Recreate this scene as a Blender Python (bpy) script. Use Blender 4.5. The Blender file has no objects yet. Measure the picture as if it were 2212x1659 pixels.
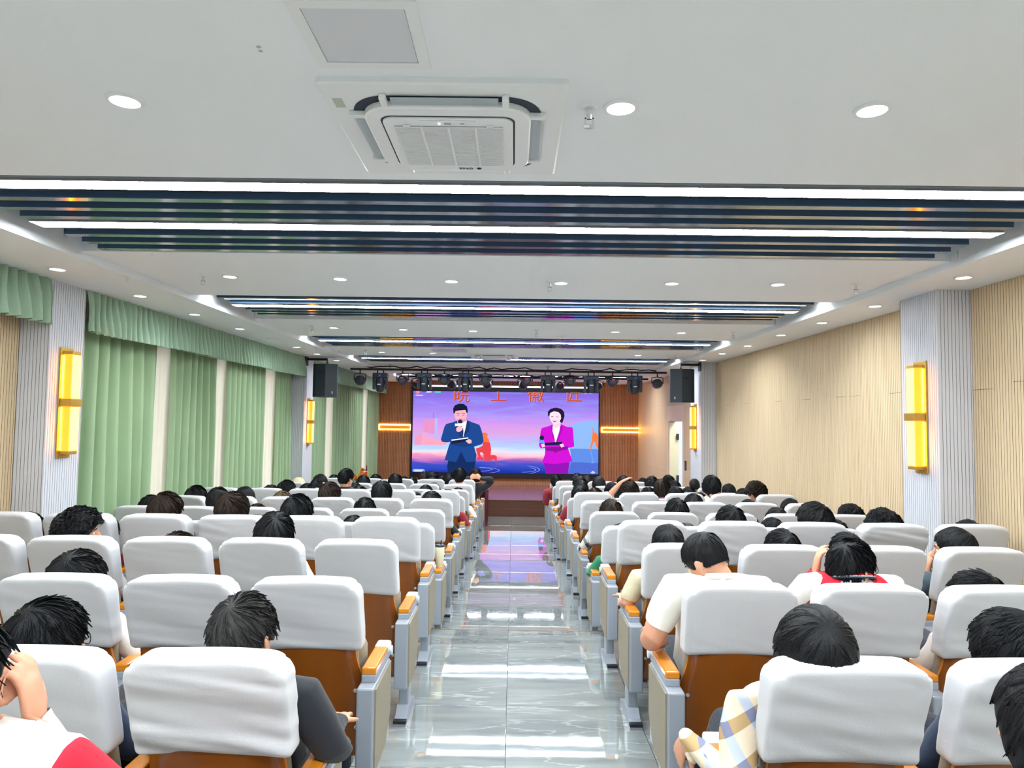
import bpy, math, random
import numpy as np
from mathutils import Vector, Matrix, Euler

random.seed(7); np.random.seed(7)
SC = bpy.context.scene
COL = SC.collection

# ------------------------------------------------------------------ camera, world, exposure
W_PX, H_PX, F_PX = 2212.0, 1659.0, 1500.0
CAM_Z, PITCH, YAW, ROLL = 1.70, 0.0523, 0.0027, 0.0125
cam_data = bpy.data.cameras.new('camera'); cam = bpy.data.objects.new('camera', cam_data); COL.objects.link(cam)
cam_data.sensor_width = 36.0; cam_data.lens = F_PX / W_PX * 36.0; cam_data.clip_start = 0.02
CAM_ROT = (Matrix.Rotation(YAW, 3, 'Z') @ Matrix.Rotation(math.pi / 2 + PITCH, 3, 'X') @ Matrix.Rotation(ROLL, 3, 'Z'))
cam.matrix_world = Matrix.Translation((0, 0, CAM_Z)) @ CAM_ROT.to_4x4()
SC.camera = cam
world = bpy.data.worlds.new('world'); SC.world = world; world.use_nodes = True
world.node_tree.nodes['Background'].inputs[0].default_value = (0.95, 0.97, 1.0, 1)
world.node_tree.nodes['Background'].inputs[1].default_value = 0.6
SC.view_settings.view_transform = 'Standard'; SC.view_settings.look = 'None'
SC.view_settings.gamma = 1.0; SC.view_settings.use_curve_mapping = False
SC.view_settings.exposure = 1.27
LINEAR_LIGHT, DOWNLIGHT, SCONCE = 20.0, 22.0, 0.66        # lamp strengths
SC.cycles.max_bounces = 5; SC.cycles.diffuse_bounces = 4; SC.cycles.glossy_bounces = 3
SC.cycles.transmission_bounces = 3; SC.cycles.transparent_max_bounces = 5
SC.cycles.sample_clamp_indirect = 4.0; SC.cycles.caustics_reflective = False; SC.cycles.caustics_refractive = False
SC.cycles.use_denoising = True; SC.cycles.use_adaptive_sampling = True; SC.cycles.adaptive_threshold = 0.1; SC.cycles.adaptive_min_samples = 10

def ray(px, py):
    return CAM_ROT @ Vector(((px - W_PX / 2) / F_PX, (H_PX / 2 - py) / F_PX, -1.0))
def at(px, py, Y):                       # the photograph's pixel on the upright plane y = Y
    d = ray(px, py); t = Y / d.y
    return Vector((d.x * t, Y, CAM_Z + d.z * t))
def atz(px, py, Z):                      # ... on the level plane z = Z
    d = ray(px, py); t = (Z - CAM_Z) / d.z
    return Vector((d.x * t, d.y * t, Z))
def atx(px, py, X):
    d = ray(px, py); t = X / d.x
    return Vector((X, d.y * t, CAM_Z + d.z * t))

# ------------------------------------------------------------------ measures of the hall (metres)
STEP_Y = [5.74, 9.44, 13.02]; STAGE_Y = 16.3; BACK_Y = 20.0; REAR_Y = -3.0
LEVEL = [0.0, -0.175, -0.35, -0.525]; STAGE_Z = -0.15
PANEL_Z, SOFFIT_Z, RECESS_Z = 2.82, 2.77, 2.99
EDGE_X = 2.97
WALL_L, WALL_R = -4.05, 3.6
ROW_Y = {'Z': 1.07, 'A': 2.0, 'B': 2.95, 'C': 3.9, 'D': 4.82, 'E': 5.72, 'F': 6.62, 'G': 7.52, 'H': 8.42,
         'I': 9.40, 'J': 10.27, 'K': 11.14, 'L': 12.02, 'M': 12.98, 'N': 13.85}
ROWS = list(ROW_Y)
def level_of_row(r): return LEVEL[0 if r in 'ZABCD' else 1 if r in 'EFGH' else 2 if r in 'IJKL' else 3]
LEFT_X = [-0.645 - 0.2325 - 0.536 * k for k in range(6)]
def seat_ok(r, side, k):                 # seats that exist: pillars and the frame leave some out
    if side == 'L' and k == 5 and r in 'ELMN': return False
    if side == 'L' and k == 4 and r in 'MN': return False
    if side == 'R' and k == 4 and r in 'ELMN': return False
    if r == 'Z': return k < 1
    if r == 'A': return k < (3 if side == 'L' else 2)
    if r == 'B': return k < 4
    return True
RIGHT_X = [0.745 + 0.2325 + 0.556 * k for k in range(5)]

# ------------------------------------------------------------------ small helpers
def srgb(h):
    h = h.lstrip('#'); v = [int(h[i:i + 2], 16) / 255 for i in (0, 2, 4)]
    return tuple(x / 12.92 if x <= 0.04045 else ((x + 0.055) / 1.055) ** 2.4 for x in v)

def mat(name, color, rough=0.5, metal=0.0, spec=0.5, emit=None, strength=0.0, bump=None, vary=None, stretch=(1, 1, 1), coat=0.0, trans=0.0, sheen=0.0):
    """bump = (noise scale, strength); vary = (second colour, noise scale, amount)"""
    m = bpy.data.materials.new(name); m.use_nodes = True
    nt = m.node_tree; b = nt.nodes['Principled BSDF']
    c = srgb(color) if isinstance(color, str) else color
    b.inputs['Base Color'].default_value = (*c, 1); b.inputs['Roughness'].default_value = rough
    b.inputs['Metallic'].default_value = metal; b.inputs['Specular IOR Level'].default_value = spec
    b.inputs['Coat Weight'].default_value = coat; b.inputs['Coat Roughness'].default_value = 0.08
    b.inputs['Transmission Weight'].default_value = trans
    b.inputs['Sheen Weight'].default_value = sheen
    if emit is not None:
        e = srgb(emit) if isinstance(emit, str) else emit
        b.inputs['Emission Color'].default_value = (*e, 1); b.inputs['Emission Strength'].default_value = strength
    if bump or vary:
        tc = nt.nodes.new('ShaderNodeTexCoord'); mp = nt.nodes.new('ShaderNodeMapping'); mp.inputs['Scale'].default_value = stretch
        nt.links.new(tc.outputs['Object'], mp.inputs['Vector'])
    if bump:
        n = nt.nodes.new('ShaderNodeTexNoise'); n.inputs['Scale'].default_value = bump[0]; n.inputs['Detail'].default_value = 3
        nt.links.new(mp.outputs[0], n.inputs['Vector'])
        bp = nt.nodes.new('ShaderNodeBump'); bp.inputs['Strength'].default_value = bump[1]; bp.inputs['Distance'].default_value = 0.01
        nt.links.new(n.outputs['Fac'], bp.inputs['Height']); nt.links.new(bp.outputs[0], b.inputs['Normal'])
    if vary:
        n2 = nt.nodes.new('ShaderNodeTexNoise'); n2.inputs['Scale'].default_value = vary[1]; n2.inputs['Detail'].default_value = 4
        nt.links.new(mp.outputs[0], n2.inputs['Vector'])
        rp = nt.nodes.new('ShaderNodeValToRGB'); c2 = srgb(vary[0]) if isinstance(vary[0], str) else vary[0]
        rp.color_ramp.elements[0].position = 0.5 - vary[2]; rp.color_ramp.elements[1].position = 0.5 + vary[2]
        rp.color_ramp.elements[0].color = (*c, 1); rp.color_ramp.elements[1].color = (*c2, 1)
        nt.links.new(n2.outputs['Fac'], rp.inputs[0]); nt.links.new(rp.outputs[0], b.inputs['Base Color'])
    return m

def emission(name, color, strength=1.0):
    m = bpy.data.materials.new(name); m.use_nodes = True; nt = m.node_tree
    nt.nodes.remove(nt.nodes['Principled BSDF']); e = nt.nodes.new('ShaderNodeEmission')
    c = srgb(color) if isinstance(color, str) else color
    e.inputs[0].default_value = (*c, 1); e.inputs[1].default_value = strength
    nt.links.new(e.outputs[0], nt.nodes['Material Output'].inputs[0])
    return m

class MB:
    """collects vertices and faces (with a material index) for one mesh"""
    def __init__(s): s.v = []; s.f = []; s.m = []
    def add(s, v, f, mi=0):
        o = len(s.v); s.v.extend([tuple(map(float, p)) for p in v])
        s.f.extend([tuple(int(i) + o for i in q) for q in f]); s.m.extend([mi] * len(f)); return s
    def box(s, lo, hi, mi=0):
        (a, b, c), (d, e, g) = lo, hi
        v = [(a, b, c), (d, b, c), (d, e, c), (a, e, c), (a, b, g), (d, b, g), (d, e, g), (a, e, g)]
        return s.add(v, [(3, 2, 1, 0), (4, 5, 6, 7), (0, 1, 5, 4), (1, 2, 6, 5), (2, 3, 7, 6), (3, 0, 4, 7)], mi)
    def cbox(s, c, d, mi=0):
        return s.box([c[i] - d[i] / 2 for i in range(3)], [c[i] + d[i] / 2 for i in range(3)], mi)
    def bevel_box(s, lo, hi, r, mi=0):
        return s.add(*rbox_arrays([(lo[i] + hi[i]) / 2 for i in range(3)], [hi[i] - lo[i] for i in range(3)], r, 3, True), mi)
    def rbox(s, c, d, r, n=8, mi=0, fn=None):
        V, F = rbox_arrays(c, d, r, n)
        if fn is not None: V = fn(V)
        return s.add(V, F, mi)
    def tube(s, pts, r, n=8, mi=0, caps=True):
        rr = [(q, q) if not hasattr(q, '__len__') else q for q in (r if hasattr(r, '__len__') else [r] * len(pts))]
        V, F = loft_arrays(pts, rr, n, cap=0.0 if caps else None)
        return s.add(V, F, mi)
    def lathe(s, prof, n=24, c=(0, 0, 0), mi=0, axis='z'):
        V = []; F = []
        for (r, h) in prof:
            for k in range(n):
                a = 2 * math.pi * k / n
                if axis == 'z': V.append((c[0] + r * math.cos(a), c[1] + r * math.sin(a), c[2] + h))
                elif axis == 'y': V.append((c[0] + r * math.cos(a), c[1] + h, c[2] + r * math.sin(a)))
                else: V.append((c[0] + h, c[1] + r * math.cos(a), c[2] + r * math.sin(a)))
        for i in range(len(prof) - 1):
            for k in range(n):
                k2 = (k + 1) % n
                q = (i * n + k, i * n + k2, (i + 1) * n + k2, (i + 1) * n + k)
                F.append(q if axis == 'z' else q[::-1])
        F.append(tuple(range(n))[::-1] if axis == 'z' else tuple(range(n)))
        e = (len(prof) - 1) * n
        F.append(tuple(range(e, e + n)) if axis == 'z' else tuple(range(e, e + n))[::-1])
        return s.add(V, F, mi)
    def mesh(s, name, smooth=False):
        me = bpy.data.meshes.new(name); me.from_pydata(s.v, [], s.f); me.update()
        if any(s.m): me.polygons.foreach_set('material_index', s.m)
        if smooth: me.polygons.foreach_set('use_smooth', [True] * len(me.polygons))
        return me

def rbox_arrays(c, d, r, n, bev=False):
    """rounded box: a cube's grid of n cells a side, corners pulled onto a radius r"""
    V = []; F = []; idx = {}
    half = np.array(d) / 2; r = min(r, half.min() * 0.999)
    t = np.linspace(-1, 1, n + 1) if not bev else np.array([-1, -1 + 1e-4, 1 - 1e-4, 1])
    if not bev:
        t = np.sign(t) * (np.abs(t) ** 0.8)
    def vid(p):
        key = tuple(np.round(p, 5))
        if key not in idx:
            q = np.array(p) * half; inner = half - r
            if bev:                                        # three cells a side, the outer ones the bevel
                q = np.array([math.copysign(half[i] if abs(p[i]) == 1 else inner[i], p[i]) for i in range(3)])
            core = np.clip(q, -inner, inner); dv = q - core; ln = np.linalg.norm(dv)
            if ln > 1e-9: q = core + dv / ln * r
            idx[key] = len(V); V.append(np.array(c) + q)
        return idx[key]
    for ax in range(3):
        for sg in (-1, 1):
            u, w = (ax + 1) % 3, (ax + 2) % 3
            for i in range(len(t) - 1):
                for j in range(len(t) - 1):
                    q = []
                    for (a, b) in ((i, j), (i + 1, j), (i + 1, j + 1), (i, j + 1)):
                        p = [0, 0, 0]; p[ax] = float(sg); p[u] = float(t[a]); p[w] = float(t[b]); q.append(vid(p))
                    F.append(q if sg > 0 else q[::-1])
    return np.array(V), F

def loft_arrays(pts, rad, n=10, side=None, cap=0.6):
    pts = [np.array(p, float) for p in pts]; V = []; F = []; m = len(pts)
    ref = np.array(side, float) if side is not None else None
    prev = None
    for i, p in enumerate(pts):
        t = pts[min(i + 1, m - 1)] - pts[max(i - 1, 0)]; t /= max(np.linalg.norm(t), 1e-9)
        if ref is not None: s = ref - t * np.dot(ref, t)
        elif prev is not None: s = prev - t * np.dot(prev, t)
        else:
            a = np.array([0, 0, 1.0]) if abs(t[2]) < 0.9 else np.array([1.0, 0, 0]); s = np.cross(a, t)
        s /= np.linalg.norm(s); prev = s; o = np.cross(t, s)
        for k in range(n):
            a = 2 * math.pi * k / n
            V.append(p + rad[i][0] * math.cos(a) * s + rad[i][1] * math.sin(a) * o)
    for i in range(m - 1):
        for k in range(n):
            k2 = (k + 1) % n; F.append((i * n + k, i * n + k2, (i + 1) * n + k2, (i + 1) * n + k))
    if cap is not None:
        t0 = pts[0] - pts[1]; t0 /= max(np.linalg.norm(t0), 1e-9); t1 = pts[-1] - pts[-2]; t1 /= max(np.linalg.norm(t1), 1e-9)
        a = len(V); V.append(pts[0] + t0 * min(rad[0]) * cap); V.append(pts[-1] + t1 * min(rad[-1]) * cap)
        for k in range(n):
            k2 = (k + 1) % n; F.append((k2, k, a)); F.append(((m - 1) * n + k, (m - 1) * n + k2, a + 1))
    return np.array(V), F

def obj(name, me, mats=None, parent=None, loc=None, rot=None, label=None, cat=None, group=None, kind=None):
    if isinstance(me, MB): me = me.mesh(name)
    o = bpy.data.objects.new(name, me); COL.objects.link(o)
    if mats is not None and me is not None:
        mats = mats if isinstance(mats, (list, tuple)) else [mats]
        if len(me.materials) == 0:
            for q in mats: me.materials.append(q)
        else:
            for i, q in enumerate(mats):
                if me.materials[i] is not q:
                    o.material_slots[i].link = 'OBJECT'; o.material_slots[i].material = q
    if parent is not None: o.parent = parent
    if loc is not None: o.location = loc
    if rot is not None: o.rotation_euler = rot
    if label: o['label'] = label
    if cat: o['category'] = cat
    if group: o['group'] = group
    if kind: o['kind'] = kind
    return o
def empty(name, loc, label, cat, group=None, rot=None):
    o = obj(name, None, None, None, loc, rot, label, cat, group); o.empty_display_size = 0.1
    return o
ORD = ['first', 'second', 'third', 'fourth', 'fifth', 'sixth', 'seventh', 'eighth', 'ninth', 'tenth', 'eleventh', 'twelfth',
       'thirteenth', 'fourteenth', 'fifteenth', 'sixteenth']
SIDE = {'L': 'curtain side', 'R': 'timber-wall side'}
ROWNAME = {r: ORD[i] for i, r in enumerate(ROWS)}
ROWNAME['N'] = 'front'

# ------------------------------------------------------------------ materials
M = {}
M['ceiling'] = mat('ceiling_paint', (0.85, 0.90, 0.95), 0.85, bump=(60, 0.02))
M['mirror'] = mat('mirror_strip', (0.27, 0.30, 0.34), 0.12, 1.0)
M['housing'] = mat('light_housing_grey', '#7d848c', 0.5)
M['baffle'] = mat('baffle_navy', '#3d5674', 0.5, spec=0.3)
M['linear'] = emission('linear_light_glow', (0.90, 0.97, 1.0), LINEAR_LIGHT)
M['down'] = emission('downlight_glow', (0.95, 0.98, 1.0), DOWNLIGHT)
M['white_plastic'] = mat('white_plastic', '#e9edf0', 0.4)
M['grey_plastic'] = mat('vent_grey', '#aab4bb', 0.5)
M['dark_slot'] = mat('dark_slot', '#1d2c3c', 0.6)
M['filter'] = mat('filter_mesh', '#8f989f', 0.8, bump=(300, 0.3))
M['chrome'] = mat('chrome', (0.8, 0.8, 0.82), 0.15, 1.0)
M['timber'] = mat('pale_timber', '#e2cba8', 0.55, vary=('#d8bf98', 3.0, 0.25), stretch=(6, 6, 0.4))
M['timber_groove'] = mat('timber_groove', '#5f3f2b', 0.9)
M['pillar'] = mat('pillar_grey_white', '#d2d5dd', 0.5)
M['pillar_groove'] = mat('pillar_groove', '#8d8489', 0.9)  # thin shadow in the grooves, put into the colour
M['walnut'] = mat('brown_slats', '#c88c66', 0.5, vary=('#b47852', 4.0, 0.3), stretch=(5, 5, 0.3))
M['walnut_groove'] = mat('brown_slat_groove', '#6b4028', 0.9)
M['curtain'] = mat('green_curtain', '#9cb68f', 0.8, bump=(400, 0.05), sheen=0.2, vary=('#91ab86', 2.0, 0.3))
M['pelmet'] = mat('green_pelmet', '#a0bca2', 0.8, sheen=0.2, vary=('#90ac94', 3.0, 0.3))
M['sheer'] = mat('cream_sheer', '#efe9d8', 0.8)
def _sheer(m):
    nt = m.node_tree; b = nt.nodes['Principled BSDF']; tr = nt.nodes.new('ShaderNodeBsdfTranslucent'); tr.inputs[0].default_value = (*srgb('#f4eedd'), 1)
    mx = nt.nodes.new('ShaderNodeMixShader'); mx.inputs[0].default_value = 0.55; nt.links.new(b.outputs[0], mx.inputs[1]); nt.links.new(tr.outputs[0], mx.inputs[2]); nt.links.new(mx.outputs[0], nt.nodes['Material Output'].inputs[0])
_sheer(M['sheer'])
M['wall'] = mat('plaster_wall', '#d9d3c6', 0.85)
M['brass'] = mat('brushed_brass', '#c9a24e', 0.35, 0.75)
M['sconce'] = mat('sconce_glass', '#e8a83c', 0.4, emit='#ff8c0e', strength=SCONCE)
M['sconce_core'] = emission('sconce_core', '#ffe39a', 0.75)
M['sconce_glow'] = emission('sconce_glow', '#ff8a1e', 14.0)
M['amber'] = emission('amber_led', '#ffc24a', 9.0)
M['grout'] = mat('floor_grout', '#a9a79f', 0.7)
M['black'] = mat('black_metal', '#171c22', 0.5)
M['black2'] = mat('black_plastic', '#22303c', 0.4)
M['lens'] = mat('lamp_lens', '#0c1016', 0.08, coat=1.0)
M['wood_riser'] = mat('stage_riser_wood', '#6d4230', 0.35, vary=('#5a3324', 2.0, 0.3), stretch=(0.5, 5, 8))
M['stage_floor'] = mat('stage_floor', '#8a5d5f', 0.22, vary=('#7c5253', 2.0, 0.3), stretch=(0.6, 6, 6))
M['door'] = mat('door_leaf', '#d9cba4', 0.5)
M['door_frame'] = mat('door_frame', '#e6c9b4', 0.5)
M['cloth'] = mat('white_cover_cloth', '#cfd0d4', 0.85, bump=(160, 0.06), sheen=0.1)
M['ply'] = mat('plywood_back', '#7f430e', 0.32, vary=('#925014', 2.5, 0.3), stretch=(4, 4, 0.5), coat=0.15)
M['ply_edge'] = mat('plywood_edge', '#c27a2c', 0.4)
M['fabric'] = mat('grey_beige_fabric', '#a39a88', 0.9, bump=(500, 0.3), vary=('#8f8675', 300, 0.2))
M['steel'] = mat('grey_painted_steel', '#9ea5b0', 0.35, 0.15)
M['steel_light'] = mat('light_grey_plastic', '#d3d8de', 0.35)
M['arm_wood'] = mat('honey_arm_wood', '#e08a1e', 0.25, vary=('#cf7a14', 5, 0.3), stretch=(8, 1, 8), coat=0.4)
M['rubber'] = mat('black_rubber', '#15181c', 0.6)
M['bolt'] = mat('bolt_steel', '#cfd3d8', 0.35, 0.5)
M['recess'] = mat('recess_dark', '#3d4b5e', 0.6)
M['nosing'] = mat('worn_brass_nosing', '#8d7460', 0.35, 0.4)
M['red_wood'] = mat('dark_red_table', '#5c1c28', 0.3, coat=0.3)

def marble():
    m = bpy.data.materials.new('grey_marble_tile'); m.use_nodes = True; nt = m.node_tree; b = nt.nodes['Principled BSDF']
    N = nt.nodes.new; L = nt.links.new
    tc = N('ShaderNodeTexCoord'); info = N('ShaderNodeObjectInfo'); add = N('ShaderNodeVectorMath'); add.operation = 'ADD'
    sc = N('ShaderNodeVectorMath'); sc.operation = 'SCALE'; sc.inputs['Scale'].default_value = 17.0
    comb = N('ShaderNodeCombineXYZ'); L(info.outputs['Random'], comb.inputs[0]); L(info.outputs['Random'], comb.inputs[1])
    L(comb.outputs[0], sc.inputs[0]); L(tc.outputs['Object'], add.inputs[0]); L(sc.outputs[0], add.inputs[1])
    mp = N('ShaderNodeMapping'); mp.inputs['Rotation'].default_value = (0, 0, 0.5); mp.inputs['Scale'].default_value = (0.55, 3.2, 1)
    L(add.outputs[0], mp.inputs['Vector'])
    n1 = N('ShaderNodeTexNoise'); n1.inputs['Scale'].default_value = 2.5; n1.inputs['Detail'].default_value = 8; n1.inputs['Distortion'].default_value = 0.6
    L(mp.outputs[0], n1.inputs['Vector'])
    r1 = N('ShaderNodeValToRGB'); r1.color_ramp.elements[0].position = 0.3; r1.color_ramp.elements[1].position = 0.75
    r1.color_ramp.elements[0].color = (*srgb('#7d8383'), 1); r1.color_ramp.elements[1].color = (*srgb('#9ea5a4'), 1); L(n1.outputs['Fac'], r1.inputs[0])
    n2 = N('ShaderNodeTexNoise'); n2.inputs['Scale'].default_value = 1.6; n2.inputs['Detail'].default_value = 6; n2.inputs['Distortion'].default_value = 0.25
    L(mp.outputs[0], n2.inputs['Vector'])
    sub = N('ShaderNodeMath'); sub.operation = 'SUBTRACT'; sub.inputs[1].default_value = 0.5; L(n2.outputs['Fac'], sub.inputs[0])
    ab = N('ShaderNodeMath'); ab.operation = 'ABSOLUTE'; L(sub.outputs[0], ab.inputs[0])
    r2 = N('ShaderNodeValToRGB'); r2.color_ramp.elements[0].position = 0.0; r2.color_ramp.elements[1].position = 0.012
    r2.color_ramp.elements[0].color = (0.45, 0.45, 0.45, 1); r2.color_ramp.elements[1].color = (0, 0, 0, 1); L(ab.outputs[0], r2.inputs[0])
    mix = N('ShaderNodeMix'); mix.data_type = 'RGBA'; L(r2.outputs[0], mix.inputs[0]); L(r1.outputs[0], mix.inputs[6])
    mix.inputs[7].default_value = (*srgb('#d6d9d6'), 1); L(mix.outputs[2], b.inputs['Base Color'])
    b.inputs['Roughness'].default_value = 0.035; b.inputs['IOR'].default_value = 1.6; b.inputs['Specular IOR Level'].default_value = 0.75; b.inputs['Coat Weight'].default_value = 1.0; b.inputs['Coat Roughness'].default_value = 0.02; b.inputs['Coat IOR'].default_value = 1.7
    wn = N('ShaderNodeTexNoise'); wn.inputs['Scale'].default_value = 5.0; L(add.outputs[0], wn.inputs['Vector'])
    bp = N('ShaderNodeBump'); bp.inputs['Strength'].default_value = 0.02; bp.inputs['Distance'].default_value = 0.02
    L(wn.outputs['Fac'], bp.inputs['Height']); L(bp.outputs[0], b.inputs['Normal'])
    return m
M['marble'] = marble()
# ================================================================== THE SETTING
# ---- floor: stepped slab, tiles, brass step edges
fl = MB(); edges_y = [REAR_Y] + STEP_Y + [BACK_Y + 0.2]
for i in range(4):
    fl.box((WALL_L - 0.1, edges_y[i], LEVEL[i] - 0.3), (WALL_R + 0.1, edges_y[i + 1], LEVEL[i] - 0.012))
floor = obj('floor', fl, M['grout'], kind='structure', label='stepped hall floor of grey marble tiles')
TX, TY = 0.76, 0.75
tile_me = {}
for i in range(4):
    y1 = STEP_Y[i] if i < 3 else STAGE_Y
    y0 = edges_y[i] if i else 1.99
    y = y1
    while y > y0 + 0.05:
        ya = max(y - TY, y0)
        if y - TY - y0 < 0.2: ya = y0
        x = -0.02 - 5 * TX
        for c in range(10):
            xa, xb = max(x, WALL_L + 0.02), min(x + TX, WALL_R - 0.02)
            key = (round(xb - xa, 3), round(y - ya, 3))
            if key not in tile_me:
                tile_me[key] = MB().bevel_box((0.0015, 0.0015, -0.012), (key[0] - 0.0015, key[1] - 0.0015, 0), 0.001).mesh('tile')
            obj('tile', tile_me[key], M['marble'], floor, (xa, ya, LEVEL[i]))
            x += TX
        y = ya
for i, ys in enumerate(STEP_Y):
    obj('trim_%d' % (i + 1), MB().box((-1.0, ys - 0.012, LEVEL[i] - 0.02), (1.1, ys + 0.004, LEVEL[i] + 0.002)), M['nosing'],
        kind='structure', label='brass nosing along the step in the aisle')
    obj('trim_%d' % (i + 5), MB().box((WALL_L, ys, LEVEL[i + 1] - 0.01), (WALL_R, ys + 0.004, LEVEL[i] - 0.02)), M['grout'], kind='structure')

# ---- ceiling: flat panels between light recesses, lower soffits along the walls
# (start, end, lamps as (offset, height above the panels), baffle offsets)
_far = (((0.29, 0.082), (0.62, 0.004)), (0.14, 0.44, 0.84, 1.01, 1.18))
_first = (((0.14, 0.004), (0.85, 0.004)), (0.35, 0.52, 0.685, 1.07, 1.25, 1.42))
LAYOUT = [(0.15, 1.64) + _first, (3.2, 4.69) + _first, (6.35, 7.85) + _far, (9.45, 10.8) + _far, (12.3, 13.75) + _far, (17.0, 18.5) + _far]
RECESS = [q[:2] for q in LAYOUT]
cl = MB(); prev = REAR_Y
for (a, b) in RECESS:
    cl.box((-EDGE_X, prev, PANEL_Z), (EDGE_X, a, RECESS_Z + 0.1)); prev = b
cl.box((-EDGE_X, prev, PANEL_Z), (EDGE_X, BACK_Y + 0.2, RECESS_Z + 0.1))
ceiling = obj('ceiling', cl, M['ceiling'], kind='structure', label='white ceiling of flat panels between recessed light troughs')
obj('soffit', MB().box((WALL_L - 0.1, REAR_Y, SOFFIT_Z), (-EDGE_X, BACK_Y + 0.2, RECESS_Z + 0.1)), M['ceiling'], ceiling)
obj('soffit', MB().box((EDGE_X, REAR_Y, SOFFIT_Z), (WALL_R + 0.1, BACK_Y + 0.2, RECESS_Z + 0.1)), M['ceiling'], ceiling)
baf = MB().box((-2.80, -0.028, 0.0), (2.80, 0.028, 0.036)).mesh('baffle')
baf.materials.append(M['baffle']); baf.materials.append(M['mirror']); baf.polygons[0].material_index = 1
baf_end = 2.80
for ri, (a, b) in enumerate(RECESS):
    obj('recess_back', MB().box((-EDGE_X, a, RECESS_Z), (EDGE_X, b, RECESS_Z + 0.1)), M['recess'], ceiling)
    for off in LAYOUT[ri][3]:
        obj('baffle', baf, None, ceiling, (0, a + off, PANEL_Z - 0.002))
    for li, (off, up) in enumerate(LAYOUT[ri][2]):
        t = empty('linear_light', (0, a + off, PANEL_Z + up),
                  'long white linear light, %s across the %s ceiling trough counted from the camera' % (ORD[li], ORD[ri]), 'linear light', 'linear lights in the ceiling troughs')
        hs = MB().box((-2.84, -0.085, 0.012), (2.84, 0.085, 0.05))
        if up > 0.05: hs.box((-2.84, -0.09, -0.055), (2.84, -0.085, 0.05)).box((-2.84, 0.085, -0.055), (2.84, 0.09, 0.05))  # skirts added on the hidden lamps to keep their light off the baffles
        obj('housing', hs, M['housing'], t)
        d_ = MB().box((-2.84, -0.06, 0.0), (2.84, 0.06, 0.012)).mesh('diffuser'); d_.materials.append(M['housing']); d_.materials.append(M['linear']); d_.polygons[0].material_index = 1
        obj('diffuser', d_, None, t)

# ---- grooved boards: real boards with recessed joints
def boards(n0, n1, z0, z1, pitch, place, gap=0.0035, depth=0.006):
    """boards along a line from n0 to n1; place(u, out, z) gives the point"""
    mb = MB(); u = n0
    while u < n1 - 0.002:
        ub = min(u + pitch, n1); g = min(gap, (ub - u) / 2)
        P = [place(u, 0, z0), place(ub - g, 0, z0), place(ub - g, -depth, z0), place(ub, -depth, z0), place(ub, 0, z0)]
        Q = [place(u, 0, z1), place(ub - g, 0, z1), place(ub - g, -depth, z1), place(ub, -depth, z1), place(ub, 0, z1)]
        mb.add(P + Q, [(0, 1, 6, 5)], 0); mb.add(P + Q, [(1, 2, 7, 6), (2, 3, 8, 7), (3, 4, 9, 8)], 1)
        u = ub
    return mb
BOT = -0.6
# right wall (timber boards), with a door opening beyond the far pillar
DOOR_Y0, DOOR_Y1, DOOR_TOP = 14.75, 16.05, 1.72
wr = MB().box((WALL_R, REAR_Y, BOT), (WALL_R + 0.12, DOOR_Y0, SOFFIT_Z)).box((WALL_R, DOOR_Y1, BOT), (WALL_R + 0.12, BACK_Y + 0.2, SOFFIT_Z)).box(
    (WALL_R, DOOR_Y0, DOOR_TOP), (WALL_R + 0.12, DOOR_Y1, SOFFIT_Z))
wall_right = obj('wall_right', wr, M['wall'], kind='structure', label='side wall clad in narrow pale timber boards')
pr = lambda u, o, z: (WALL_R - 0.012 - o, u, z)
o = obj('board_cladding', boards(1.5, 5.43, BOT, SOFFIT_Z, 0.03, pr), [M['timber'], M['timber_groove']], wall_right, kind='stuff')
o = obj('board_cladding', boards(5.9, 12.3, BOT, SOFFIT_Z, 0.03, pr), [M['timber'], M['timber_groove']], wall_right, kind='stuff')
M['timber_plain'] = mat('plain_timber_panel', '#dcc09c', 0.5, vary=('#d3b48e', 3.0, 0.25), stretch=(6, 6, 0.4))
for (a, b, z0) in ((13.1, DOOR_Y0 - 0.12, BOT), (DOOR_Y0 - 0.12, DOOR_Y1 + 0.12, DOOR_TOP + 0.35), (DOOR_Y1 + 0.12, 17.6, BOT), (17.6, BACK_Y, BOT)):
    for (za, zb) in ((z0, 0.55), (0.553, 2.1), (2.103, SOFFIT_Z)):
        if zb > z0: obj('panel', MB().box((WALL_R - 0.014, a + 0.002, max(za, z0)), (WALL_R, b - 0.002, zb)), M['timber_plain'], wall_right)
# butt joints between boards
for (y, z) in ((4.75, 2.02), (4.55, 2.02), (5.2, 1.98), (7.2, 2.0), (7.5, 2.0), (8.4, 2.0), (9.3, 2.0), (10.6, 2.0), (6.4, 2.0), (11.5, 2.0)):
    obj('joint', MB().box((WALL_R - 0.0128, y, z), (WALL_R - 0.0119, y + 0.24, z + 0.003)), M['timber_groove'], wall_right)
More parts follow.
